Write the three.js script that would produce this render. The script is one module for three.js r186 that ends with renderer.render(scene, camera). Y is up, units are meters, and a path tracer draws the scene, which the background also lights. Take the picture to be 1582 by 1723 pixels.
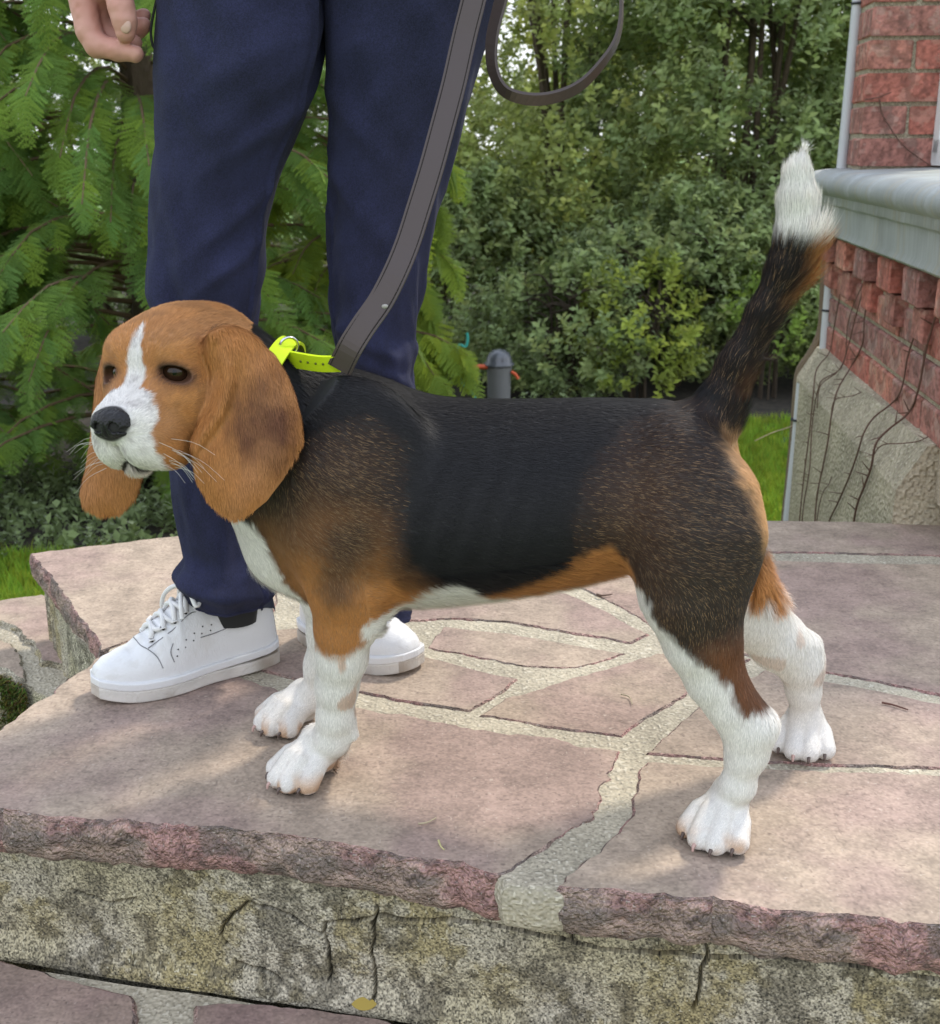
import * as THREE from 'three';
import { mergeGeometries } from 'three/addons/utils/BufferGeometryUtils.js';

// ---------- camera, sky, sun, exposure ----------
const PW = 1582, PH = 1723, FPX = 2000, CAMH = 0.68, PITCH = Math.atan(616.5 / FPX);
const scene = new THREE.Scene();
const camera = new THREE.PerspectiveCamera(2 * Math.atan(PH / 2 / FPX) * 180 / Math.PI, 940 / 1024, 0.05, 400);
camera.position.set(0, CAMH, 0);
camera.rotation.x = -PITCH;
camera.updateMatrixWorld();
camera.focus = 1.22; camera.userData.fStop = 14;
const renderer = new THREE.WebGLRenderer();
renderer.toneMapping = THREE.LinearToneMapping;
renderer.toneMappingExposure = 1.64;
renderer.shadowMap.enabled = true;
{
  const W = 512, Hh = 256, data = new Float32Array(W * Hh * 4);
  for (let j = 0; j < Hh; j++) for (let i = 0; i < W; i++) {
    const el = ((j + 0.5) / Hh - 0.5) * Math.PI, az = i / W * Math.PI * 2;
    const t = Math.max(0, Math.sin(el));
    const c = 0.5 + 0.5 * Math.sin(az * 3 + 1.3 + Math.sin(el * 9 + az * 2)) * Math.sin(el * 7 + Math.cos(az * 4) * 1.3);
    const k = 1.0 + 0.16 * (c - 0.5);
    const o = (j * W + i) * 4;
    data[o] = k * (1.0 - 0.26 * t); data[o + 1] = k * (1.02 - 0.17 * t); data[o + 2] = k * (1.06 + 0.0 * t); data[o + 3] = 1;
  }
  const sky = new THREE.DataTexture(data, W, Hh, THREE.RGBAFormat, THREE.FloatType);
  sky.mapping = THREE.EquirectangularReflectionMapping; sky.magFilter = THREE.LinearFilter; sky.minFilter = THREE.LinearFilter; sky.needsUpdate = true;
  scene.background = sky; scene.environment = sky;
}
const sun = new THREE.DirectionalLight(new THREE.Color(1, 0.92, 0.79), 2.1);
{
  const az = 40 * Math.PI / 180, el = 50 * Math.PI / 180;
  sun.position.set(Math.sin(az) * Math.cos(el) * 8, Math.sin(el) * 8, -1.3 - Math.cos(az) * Math.cos(el) * 8);
  sun.target.position.set(0, 0, -1.3);
  sun.castShadow = true; sun.shadow.radius = 13; sun.shadow.mapSize.set(2048, 2048);
  const c = sun.shadow.camera; c.left = -6; c.right = 6; c.top = 6; c.bottom = -6; c.near = 0.1; c.far = 40;
  scene.add(sun, sun.target);
}

// ---------- helpers ----------
function rng(seed) { let a = seed >>> 0; return () => { a = (a + 0x6D2B79F5) | 0; let t = Math.imul(a ^ (a >>> 15), 1 | a); t = (t + Math.imul(t ^ (t >>> 7), 61 | t)) ^ t; return ((t ^ (t >>> 14)) >>> 0) / 4294967296; }; }
const V = (x, y, z) => new THREE.Vector3(x, y, z);
const clamp = (x, a = 0, b = 1) => x < a ? a : x > b ? b : x;
const sstep = (a, b, x) => { const t = clamp((x - a) / (b - a)); return t * t * (3 - 2 * t); };
const mix = (a, b, t) => a + (b - a) * t;
const mix3 = (a, b, t) => [mix(a[0], b[0], t), mix(a[1], b[1], t), mix(a[2], b[2], t)];
function hash3(x, y, z) { let h = Math.imul(x, 374761393) + Math.imul(y, 668265263) + Math.imul(z, 1274126177); h = Math.imul(h ^ (h >>> 13), 1274126177); return ((h ^ (h >>> 16)) >>> 0) / 4294967296; }
function vnoise(x, y, z) {
  const xi = Math.floor(x), yi = Math.floor(y), zi = Math.floor(z), fx = x - xi, fy = y - yi, fz = z - zi;
  const u = fx * fx * (3 - 2 * fx), v = fy * fy * (3 - 2 * fy), w = fz * fz * (3 - 2 * fz);
  const a = mix(mix(hash3(xi, yi, zi), hash3(xi + 1, yi, zi), u), mix(hash3(xi, yi + 1, zi), hash3(xi + 1, yi + 1, zi), u), v);
  const b = mix(mix(hash3(xi, yi, zi + 1), hash3(xi + 1, yi, zi + 1), u), mix(hash3(xi, yi + 1, zi + 1), hash3(xi + 1, yi + 1, zi + 1), u), v);
  return mix(a, b, w) * 2 - 1;
}
const fbm = (x, y, z, o = 4) => { let s = 0, a = 0.5; for (let i = 0; i < o; i++) { s += a * vnoise(x, y, z); x = x * 2.03 + 7.1; y = y * 2.03 + 3.7; z = z * 2.03 + 1.9; a *= 0.5; } return s; };
// periodic 2D noise for tileable textures
function pn(x, y, per, seed) {
  const xi = Math.floor(x), yi = Math.floor(y), fx = x - xi, fy = y - yi, m = (a) => ((a % per) + per) % per;
  const u = fx * fx * (3 - 2 * fx), v = fy * fy * (3 - 2 * fy);
  return mix(mix(hash3(m(xi), m(yi), seed), hash3(m(xi + 1), m(yi), seed), u), mix(hash3(m(xi), m(yi + 1), seed), hash3(m(xi + 1), m(yi + 1), seed), u), v) * 2 - 1;
}
const pfbm = (u, v, f, seed, o = 5) => { let s = 0, a = 0.5, ff = f; for (let i = 0; i < o; i++) { s += a * pn(u * ff, v * ff, ff, seed + i * 17); ff *= 2; a *= 0.5; } return s; };
const toS = (c) => c <= 0.0031308 ? 12.92 * c : 1.055 * Math.pow(c, 1 / 2.4) - 0.055;
function tex(n, fn, srgb = true) {          // fn(u, v) -> linear [r,g,b] or a number
  const d = new Uint8Array(n * n * 4);
  for (let j = 0; j < n; j++) for (let i = 0; i < n; i++) {
    let c = fn((i + 0.5) / n, (j + 0.5) / n); if (typeof c === 'number') c = [c, c, c];
    const o = (j * n + i) * 4;
    for (let k = 0; k < 3; k++) d[o + k] = Math.round(255 * clamp(srgb ? toS(Math.max(0, c[k])) : c[k]));
    d[o + 3] = 255;
  }
  const t = new THREE.DataTexture(d, n, n); t.wrapS = t.wrapT = THREE.RepeatWrapping; t.magFilter = THREE.LinearFilter; t.minFilter = THREE.LinearMipmapLinearFilter; t.generateMipmaps = true;
  if (srgb) t.colorSpace = THREE.SRGBColorSpace; t.needsUpdate = true; return t;
}
const rep = (t, x, y = x) => { const c = t.clone(); c.repeat.set(x, y); c.needsUpdate = true; return c; };
const lin = (r, g, b) => new THREE.Color().setRGB(r, g, b);
const std = (o) => new THREE.MeshStandardMaterial(o);
const phys = (o) => new THREE.MeshPhysicalMaterial(o);
// photograph pixel -> direction / point
function rayOf(px, py) { const dx = (px - PW / 2) / FPX, dy = -(py - PH / 2) / FPX, s = Math.sin(PITCH), c = Math.cos(PITCH); return V(dx, dy * c - s, -c - dy * s); }
function onY(px, py, h = 0) { const r = rayOf(px, py), t = (h - CAMH) / r.y; return V(r.x * t, h, r.z * t); }
function atD(px, py, D) { const r = rayOf(px, py), t = -D / r.z; return V(r.x * t, CAMH + r.y * t, -D); }
function onPlane(px, py, p0, n) { const r = rayOf(px, py), o = V(0, CAMH, 0); const t = p0.clone().sub(o).dot(n) / r.dot(n); return o.addScaledVector(r, t); }
// names, labels
const used = {};
function numbered(n) { const k = used[n] = (used[n] ?? -1) + 1; return k ? n + '_' + String(k).padStart(3, '0') : n; }
function put(o, parent) { o.castShadow = o.receiveShadow = true; (parent || scene).add(o); return o; }
function mesh(name, geo, mat, parent) { const m = new THREE.Mesh(geo, mat); m.name = parent ? name : numbered(name); return put(m, parent); }
function tag(o, label, category, group, kind) { if (label) o.userData.label = label; if (category) o.userData.category = category; if (group) o.userData.group = group; if (kind) o.userData.kind = kind; return o; }
function thing(name, label, category, pos = V(0, 0, 0), group) { const g = new THREE.Group(); g.name = numbered(name); g.position.copy(pos); scene.add(g); return tag(g, label, category, group); }
function geoOf(pos, idx, uv, nrm, col) {
  const g = new THREE.BufferGeometry();
  g.setAttribute('position', new THREE.BufferAttribute(pos instanceof Float32Array ? pos : new Float32Array(pos), 3));
  if (idx) g.setIndex(new THREE.BufferAttribute(idx instanceof Uint32Array ? idx : new Uint32Array(idx), 1));
  if (uv) g.setAttribute('uv', new THREE.BufferAttribute(uv instanceof Float32Array ? uv : new Float32Array(uv), 2));
  if (col) g.setAttribute('color', new THREE.BufferAttribute(col instanceof Float32Array ? col : new Float32Array(col), 3));
  if (nrm) g.setAttribute('normal', new THREE.BufferAttribute(nrm instanceof Float32Array ? nrm : new Float32Array(nrm), 3)); else g.computeVertexNormals();
  return g;
}
function tube(pts, r, seg = 0, rad = 8, closed = false) {
  const c = new THREE.CatmullRomCurve3(pts, closed); return new THREE.TubeGeometry(c, seg || pts.length * 6, r, rad, closed);
}
function taperTube(pts, r0, r1, seg, rad = 6) {
  const c = new THREE.CatmullRomCurve3(pts), g = new THREE.TubeGeometry(c, seg, 1, rad), p = g.attributes.position;
  for (let i = 0; i <= seg; i++) { const q = c.getPointAt(i / seg), r = mix(r0, r1, i / seg); for (let j = 0; j <= rad; j++) { const k = i * (rad + 1) + j; p.setXYZ(k, q.x + (p.getX(k) - q.x) * r, q.y + (p.getY(k) - q.y) * r, q.z + (p.getZ(k) - q.z) * r); } }
  g.computeVertexNormals(); return g;
}
// box / rounded box with uv in metres
function box(w, h, d, bev = 0) {
  let g;
  if (bev) {
    const s = new THREE.Shape(), x = w / 2 - bev, y = h / 2 - bev; s.moveTo(-x, -y); s.lineTo(x, -y); s.lineTo(x, y); s.lineTo(-x, y); s.closePath();
    g = new THREE.ExtrudeGeometry(s, { depth: d - 2 * bev, bevelEnabled: true, bevelSize: bev, bevelThickness: bev, bevelSegments: 1 }); g.translate(0, 0, -d / 2 + bev);
  } else g = new THREE.BoxGeometry(w, h, d);
  return boxUV(g);
}
function boxUV(g, ox = 0, oy = 0) {
  if (g.index) g = g.toNonIndexed();
  const p = g.attributes.position, uv = new Float32Array(p.count * 2), n = V(), a = V(), b = V(), c = V();
  for (let i = 0; i < p.count; i += 3) {
    a.fromBufferAttribute(p, i); b.fromBufferAttribute(p, i + 1); c.fromBufferAttribute(p, i + 2);
    n.copy(b).sub(a).cross(c.sub(a)); const ax = Math.abs(n.x), ay = Math.abs(n.y), az = Math.abs(n.z);
    for (let k = i; k < i + 3; k++) { const x = p.getX(k), y = p.getY(k), z = p.getZ(k); let u, v; if (ay >= ax && ay >= az) { u = x; v = z; } else if (ax >= az) { u = z; v = y; } else { u = x; v = y; } uv[k * 2] = u + ox; uv[k * 2 + 1] = v + oy; }
  }
  g.setAttribute('uv', new THREE.BufferAttribute(uv, 2)); return g;
}
// ---------- signed distance tools ----------
const smin = (a, b, k) => { const h = Math.max(k - Math.abs(a - b), 0) / k; return Math.min(a, b) - h * h * k * 0.25; };
const smax = (a, b, k) => -smin(-a, -b, k);
function cone(px, py, pz, c) {   // c = [ax,ay,az, bx,by,bz, ra, rb]
  const bx = c[3] - c[0], by = c[4] - c[1], bz = c[5] - c[2], x = px - c[0], y = py - c[1], z = pz - c[2];
  const t = clamp((x * bx + y * by + z * bz) / (bx * bx + by * by + bz * bz + 1e-12));
  const dx = x - bx * t, dy = y - by * t, dz = z - bz * t; return Math.sqrt(dx * dx + dy * dy + dz * dz) - (c[6] + (c[7] - c[6]) * t);
}
function ell(x, y, z, rx, ry, rz) { const k0 = Math.hypot(x / rx, y / ry, z / rz), k1 = Math.hypot(x / (rx * rx), y / (ry * ry), z / (rz * rz)); return k1 < 1e-9 ? -Math.min(rx, ry, rz) : k0 * (k0 - 1) / k1; }
function sdPoly(P, x, y) {       // signed distance to a 2D polygon (negative inside)
  let d = 1e9, s = 1; const n = P.length;
  for (let i = 0, j = n - 1; i < n; j = i++) {
    const ex = P[j][0] - P[i][0], ey = P[j][1] - P[i][1], wx = x - P[i][0], wy = y - P[i][1];
    const t = clamp((wx * ex + wy * ey) / (ex * ex + ey * ey + 1e-12)), bx = wx - ex * t, by = wy - ey * t; d = Math.min(d, bx * bx + by * by);
    const c1 = y >= P[i][1], c2 = y < P[j][1], c3 = ex * wy > ey * wx; if ((c1 && c2 && c3) || (!c1 && !c2 && !c3)) s = -s;
  }
  return s * Math.sqrt(d);
}
function lineDist(L, x, y) { let d = 1e9; for (let i = 0; i + 1 < L.length; i++) { const ex = L[i + 1][0] - L[i][0], ey = L[i + 1][1] - L[i][1], wx = x - L[i][0], wy = y - L[i][1], t = clamp((wx * ex + wy * ey) / (ex * ex + ey * ey)); d = Math.min(d, Math.hypot(wx - ex * t, wy - ey * t)); } return d; }
// surface nets over a box; returns {pos, nrm, idx}
function surfaceNets(sdf, lo, hi, h) {
  const nx = Math.ceil((hi[0] - lo[0]) / h) + 1, ny = Math.ceil((hi[1] - lo[1]) / h) + 1, nz = Math.ceil((hi[2] - lo[2]) / h) + 1;
  const F = new Float32Array(nx * ny * nz), B = 6, id = (i, j, k) => i + nx * (j + ny * k);
  for (let k0 = 0; k0 < nz; k0 += B) for (let j0 = 0; j0 < ny; j0 += B) for (let i0 = 0; i0 < nx; i0 += B) {
    const cx = lo[0] + (i0 + B / 2) * h, cy = lo[1] + (j0 + B / 2) * h, cz = lo[2] + (k0 + B / 2) * h, dc = sdf(cx, cy, cz), far = Math.abs(dc) > B * h * 1.9;
    for (let k = k0; k < Math.min(nz, k0 + B); k++) for (let j = j0; j < Math.min(ny, j0 + B); j++) for (let i = i0; i < Math.min(nx, i0 + B); i++) F[id(i, j, k)] = far ? dc : sdf(lo[0] + i * h, lo[1] + j * h, lo[2] + k * h);
  }
  const vid = new Int32Array(nx * ny * nz).fill(-1), pos = [], idx = [];
  for (let k = 0; k + 1 < nz; k++) for (let j = 0; j + 1 < ny; j++) for (let i = 0; i + 1 < nx; i++) {
    let m = 0; const f = []; for (let c = 0; c < 8; c++) { const v = F[id(i + (c & 1), j + ((c >> 1) & 1), k + (c >> 2))]; f.push(v); if (v < 0) m |= 1 << c; }
    if (m === 0 || m === 255) continue;
    let x = 0, y = 0, z = 0, n = 0;
    for (let a = 0; a < 8; a++) for (const bit of [1, 2, 4]) { const b = a | bit; if (a & bit) continue; if ((f[a] < 0) === (f[b] < 0)) continue; const t = f[a] / (f[a] - f[b]); x += (a & 1) + (bit === 1 ? t : 0); y += ((a >> 1) & 1) + (bit === 2 ? t : 0); z += (a >> 2) + (bit === 4 ? t : 0); n++; }
    vid[id(i, j, k)] = pos.length / 3; pos.push(lo[0] + (i + x / n) * h, lo[1] + (j + y / n) * h, lo[2] + (k + z / n) * h);
  }
  const quad = (a, b, c, d, flip) => { if (a < 0 || b < 0 || c < 0 || d < 0) return; if (flip) idx.push(a, c, b, a, d, c); else idx.push(a, b, c, a, c, d); };
  for (let k = 1; k + 1 < nz; k++) for (let j = 1; j + 1 < ny; j++) for (let i = 1; i + 1 < nx; i++) {
    const s = F[id(i, j, k)] < 0;
    if (s !== F[id(i + 1, j, k)] < 0) quad(vid[id(i, j - 1, k - 1)], vid[id(i, j, k - 1)], vid[id(i, j, k)], vid[id(i, j - 1, k)], !s);
    if (s !== F[id(i, j + 1, k)] < 0) quad(vid[id(i - 1, j, k - 1)], vid[id(i - 1, j, k)], vid[id(i, j, k)], vid[id(i, j, k - 1)], !s);
    if (s !== F[id(i, j, k + 1)] < 0) quad(vid[id(i - 1, j - 1, k)], vid[id(i, j - 1, k)], vid[id(i, j, k)], vid[id(i - 1, j, k)], !s);
  }
  const nrm = new Float32Array(pos.length), e = h * 0.6;
  for (let i = 0; i < pos.length; i += 3) {
    const x = pos[i], y = pos[i + 1], z = pos[i + 2]; let a = sdf(x + e, y, z) - sdf(x - e, y, z), b = sdf(x, y + e, z) - sdf(x, y - e, z), c = sdf(x, y, z + e) - sdf(x, y, z - e); const l = Math.hypot(a, b, c) || 1; nrm[i] = a / l; nrm[i + 1] = b / l; nrm[i + 2] = c / l;
  }
  return { pos: new Float32Array(pos), nrm, idx: new Uint32Array(idx) };
}
// ---------- textures ----------
const T = {};
T.stone = tex(1024, (u, v) => {
  const a = pfbm(u, v, 4, 11), b = pfbm(u, v, 24, 31, 4), c = pn(u * 340, v * 340, 340, 5), e = pfbm(u, v * 1, 9, 71, 4), d = pn(u * 60, v * 240, 60, 91), m = pn(u * 170, v * 170, 170, 8);
  let r = mix3([0.375, 0.29, 0.255], [0.425, 0.355, 0.285], sstep(-0.25, 0.3, a + 0.4 * e)); const k = 1 + 0.34 * b + 0.16 * c + 0.06 * d + 0.12 * m;
  r = r.map((x) => x * k); const sp = sstep(0.62, 0.8, pn(u * 210, v * 210, 210, 77)) * sstep(0.0, 0.3, b + 0.2); r = mix3(r, [0.15, 0.115, 0.10], sp * 0.42);
  const wt = sstep(0.80, 0.92, pn(u * 300, v * 300, 300, 177)); return mix3(r, [0.62, 0.56, 0.5], wt * 0.5);
});
T.stoneB = tex(1024, (u, v) => clamp(0.5 + 0.35 * pfbm(u, v, 10, 211, 6) + 0.05 * pn(u * 90, v * 180, 90, 291) + 0.14 * pn(u * 260, v * 260, 260, 7)), false);
T.rock = tex(512, (u, v) => {
  const a = pfbm(u, v, 5, 13), b = pfbm(u, v, 30, 17, 4) + 0.35 * pn(u * 180, v * 180, 180, 29), l = sstep(0.05, 0.4, pfbm(u, v, 11, 19, 5));
  let r = mix3([0.34, 0.195, 0.175], [0.33, 0.24, 0.20], sstep(-0.2, 0.2, a)).map((x) => x * (1 + 0.9 * b)); r = mix3(r, [0.15, 0.125, 0.11], l * 0.65);
  return mix3(r, [0.6, 0.55, 0.48], sstep(0.7, 0.9, pn(u * 140, v * 140, 140, 3)) * 0.5);
});
T.rockB = tex(512, (u, v) => clamp(0.5 + 0.4 * pfbm(u, v, 12, 311, 6) + 0.28 * pn(u * 90, v * 90, 90, 317) + 0.16 * pn(u * 200, v * 200, 200, 319)), false);
T.lichen = tex(1024, (u, v) => {
  const g = pfbm(u, v, 300, 41, 2), f = pfbm(u, v, 40, 43, 4), a = pfbm(u, v, 5, 47, 5), b = pfbm(u, v, 9, 53, 6), c = pfbm(u, v, 3, 59, 3);
  let r = mix3([0.345, 0.305, 0.20], [0.355, 0.32, 0.245], sstep(-0.2, 0.2, c)); r = mix3(r, [0.24, 0.195, 0.085], sstep(-0.1, 0.25, a + 0.5 * f) * 0.75);
  r = mix3(r, [0.115, 0.10, 0.07], sstep(0.0, 0.3, b + 0.9 * f) * 0.7); r = r.map((x) => x * (1 + 1.5 * g));
  const s = pn(u * 240, v * 240, 240, 61); r = mix3(r, [0.62, 0.57, 0.42], sstep(0.66, 0.85, s) * sstep(-0.35, 0.05, -b) * 0.8); return mix3(r, [0.05, 0.045, 0.035], sstep(0.72, 0.86, pn(u * 190, v * 190, 190, 67)) * 0.75);
});
T.lichenB = tex(1024, (u, v) => clamp(0.5 + 0.4 * pfbm(u, v, 30, 63, 5) + 0.35 * pn(u * 240, v * 240, 240, 61)), false);
T.cement = tex(512, (u, v) => { const a = pfbm(u, v, 6, 73), g = pn(u * 150, v * 150, 150, 79), h = pn(u * 90, v * 90, 90, 83), k = 1 + 0.3 * a + 0.25 * g; let r = [0.40 * k, 0.355 * k, 0.27 * k]; r = mix3(r, [0.62, 0.57, 0.46], sstep(0.55, 0.75, h) * 0.7); return mix3(r, [0.16, 0.14, 0.11], sstep(0.7, 0.9, pn(u * 120, v * 120, 120, 85)) * 0.7); });
T.cementB = tex(512, (u, v) => clamp(0.5 + 0.4 * pn(u * 90, v * 90, 90, 83) + 0.3 * pfbm(u, v, 24, 89, 4)), false);
T.brick = tex(512, (u, v) => { const a = pfbm(u, v, 7, 97), b = pfbm(u, v, 36, 101, 4), w = sstep(0.12, 0.3, pfbm(u, v, 12, 103, 5)); let r = [0.44, 0.195, 0.155].map((x) => x * (1 + 0.4 * a + 0.6 * b)); r = mix3(r, [0.52, 0.34, 0.28], w * 0.6); return mix3(r, [0.20, 0.10, 0.08], sstep(0.18, 0.36, pfbm(u, v, 9, 107, 5)) * 0.55); });
T.brickB = tex(512, (u, v) => clamp(0.5 + 0.55 * pfbm(u, v, 26, 109, 6)), false);
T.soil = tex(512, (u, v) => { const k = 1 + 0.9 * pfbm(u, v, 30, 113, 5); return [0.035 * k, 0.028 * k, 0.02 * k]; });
T.lawn = tex(512, (u, v) => { const k = 1 + 0.8 * pfbm(u, v, 24, 117, 5); return [0.09 * k, 0.17 * k, 0.03 * k]; });
T.lead = tex(512, (u, v) => { const a = pfbm(u, v * 1, 6, 121), s = pn(u * 130, v * 5, 5 * 26, 123), k = 1 + 0.22 * a + 0.12 * s; return mix3([0.37 * k, 0.385 * k, 0.38 * k], [0.43, 0.38, 0.28], sstep(0.1, 0.5, pn(u * 40, v * 3, 40, 127)) * 0.35); });
T.grain = tex(256, (u, v) => clamp(0.5 + 0.5 * pfbm(u, v, 32, 131, 4)), false);

const M = {};
const stoneMat = (r, g, b) => std({ color: lin(r, g, b), map: rep(T.stone, 1.25), bumpMap: rep(T.stoneB, 1.25), bumpScale: 0.0024, roughness: 0.9 });
const stoneTones = [[0.80, 0.75, 0.72], [0.86, 0.81, 0.775], [0.77, 0.72, 0.695], [0.83, 0.77, 0.72]].map((c) => stoneMat(...c));
M.rock = std({ map: rep(T.rock, 3), bumpMap: rep(T.rockB, 3), bumpScale: 0.010, roughness: 0.95 });
M.lichen = std({ map: rep(T.lichen, 1.9), bumpMap: rep(T.lichenB, 1.9), bumpScale: 0.0026, roughness: 1 });
M.cement = std({ map: rep(T.cement, 3), bumpMap: rep(T.cementB, 3), bumpScale: 0.0028, roughness: 0.95 });

// ---------- ground ----------
const LAWN = -0.48;
{
  const g = new THREE.PlaneGeometry(160, 160, 1, 1); g.rotateX(-Math.PI / 2); g.attributes.uv.array.forEach((x, i, a) => { a[i] = x * 160; });
  const m = mesh('ground', g, std({ map: rep(T.lawn, 1), roughness: 1 })); m.position.set(0, LAWN, -40); tag(m, null, null, null, 'structure');
  // earth under the trees
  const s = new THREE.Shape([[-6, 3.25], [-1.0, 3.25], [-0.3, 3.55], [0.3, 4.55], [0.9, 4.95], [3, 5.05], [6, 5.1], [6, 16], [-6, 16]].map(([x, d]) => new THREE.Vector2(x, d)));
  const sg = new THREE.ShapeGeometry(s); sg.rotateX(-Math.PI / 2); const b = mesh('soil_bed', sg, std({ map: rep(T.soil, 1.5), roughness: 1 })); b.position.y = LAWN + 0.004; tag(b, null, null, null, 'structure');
}
// ---------- flagstones ----------
function densify(P, step) { const o = []; for (let i = 0; i < P.length; i++) { const a = P[i], b = P[(i + 1) % P.length], n = Math.max(1, Math.round(Math.hypot(b[0] - a[0], b[1] - a[1]) / step)); for (let k = 0; k < n; k++) o.push([mix(a[0], b[0], k / n), mix(a[1], b[1], k / n)]); } return o; }
function area2(P) { let s = 0; for (let i = 0; i < P.length; i++) { const a = P[i], b = P[(i + 1) % P.length]; s += a[0] * b[1] - b[0] * a[1]; } return s / 2; }
// an irregular slab: P in plan [x, z], top at y, thickness t
function slabGeo(P, y, t, seed, step = 0.012, rough = 0.005, lip = 0.004) {
  if (area2(P) > 0) P = P.slice().reverse();
  let D = densify(P, step); const n0 = D.length;
  const nor = D.map((_, i) => { const a = D[(i + n0 - 2) % n0], b = D[(i + 2) % n0], dx = b[0] - a[0], dz = b[1] - a[1], l = Math.hypot(dx, dz) || 1; return [dz / l * -1, dx / l]; });
  // outward is to the left or right depending on winding: test
  const c = [D.reduce((s, p) => s + p[0], 0) / n0, D.reduce((s, p) => s + p[1], 0) / n0]; let sg = 0; D.forEach((p, i) => { sg += nor[i][0] * (p[0] - c[0]) + nor[i][1] * (p[1] - c[1]); }); const S = sg > 0 ? 1 : -1;
  D = D.map((p, i) => { const w = S * (rough * 1.3 * fbm(p[0] * 22, seed, p[1] * 22, 3) + rough * 0.5 * vnoise(p[0] * 110, seed, p[1] * 110)); return [p[0] + nor[i][0] * w, p[1] + nor[i][1] * w]; });
  const prof = [[-lip, 0], [-lip * 0.25, -0.0025], [0.0, -lip * 1.4], [rough * 0.4, -t * 0.3], [rough * 0.5, -t * 0.5], [rough * 0.2, -t * 0.75], [-rough * 0.6, -t * 0.92], [-rough * 1.6, -t]];
  const plen = [0]; for (let k = 1; k < prof.length; k++) plen.push(plen[k - 1] + 0.002 + Math.hypot(prof[k][0] - prof[k - 1][0], prof[k][1] - prof[k - 1][1]));
  const R = [], pos = [], uv = [], idx = [];
  prof.forEach(([o, dy], k) => D.forEach((p, i) => { const j = k < 1 ? 0 : (k < 3 ? 0.35 : 1) * rough * 1.5 * fbm(p[0] * 40 + 5, dy * 60 + seed, p[1] * 40, 3); R.push([p[0] + nor[i][0] * S * (o + j), y + dy + (k > 0 && k < 7 ? rough * 0.3 * vnoise(p[0] * 50, k + seed, p[1] * 50) * (k < 3 ? 0.3 : 1) : 0), p[1] + nor[i][1] * S * (o + j)]); }));
  const n = D.length;
  // top
  const cont = []; for (let i = 0; i < n; i++) cont.push(new THREE.Vector2(R[i][0], R[i][2]));
  const tri = THREE.ShapeUtils.triangulateShape(cont, []);
  for (let i = 0; i < n; i++) { pos.push(...R[i]); uv.push(R[i][0] + seed * 0.37, R[i][2] + seed * 0.61); }
  for (const f of tri) idx.push(f[0], f[2], f[1]);
  const top = geoOf(pos, idx, uv); const nn = top.attributes.normal; for (let i = 0; i < n; i++) nn.setXYZ(i, 0, 1, 0);
  const p2 = [], u2 = [], i2 = []; let run = 0;
  for (let i = 0; i <= n; i++) { const q = i % n; if (i) run += Math.hypot(D[q][0] - D[(i - 1) % n][0], D[q][1] - D[(i - 1) % n][1]); for (let k = 0; k < prof.length; k++) { p2.push(...R[k * n + q]); u2.push(run + seed, -plen[k]); } }
  const m = prof.length; for (let i = 0; i < n; i++) for (let k = 0; k + 1 < m; k++) { const a = i * m + k, b = a + m; i2.push(a, a + 1, b, b, a + 1, b + 1); }
  const side = geoOf(p2, i2, u2);
  const g = mergeGeometries([top, side], true); return g;
}
const plan = (L, h = 0) => L.map(([x, y]) => { const p = onY(x, y, h); return [p.x, p.z]; });
const terrace = new THREE.Group(); terrace.name = 'terrace'; terrace.userData.kind = 'structure'; scene.add(terrace);
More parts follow.
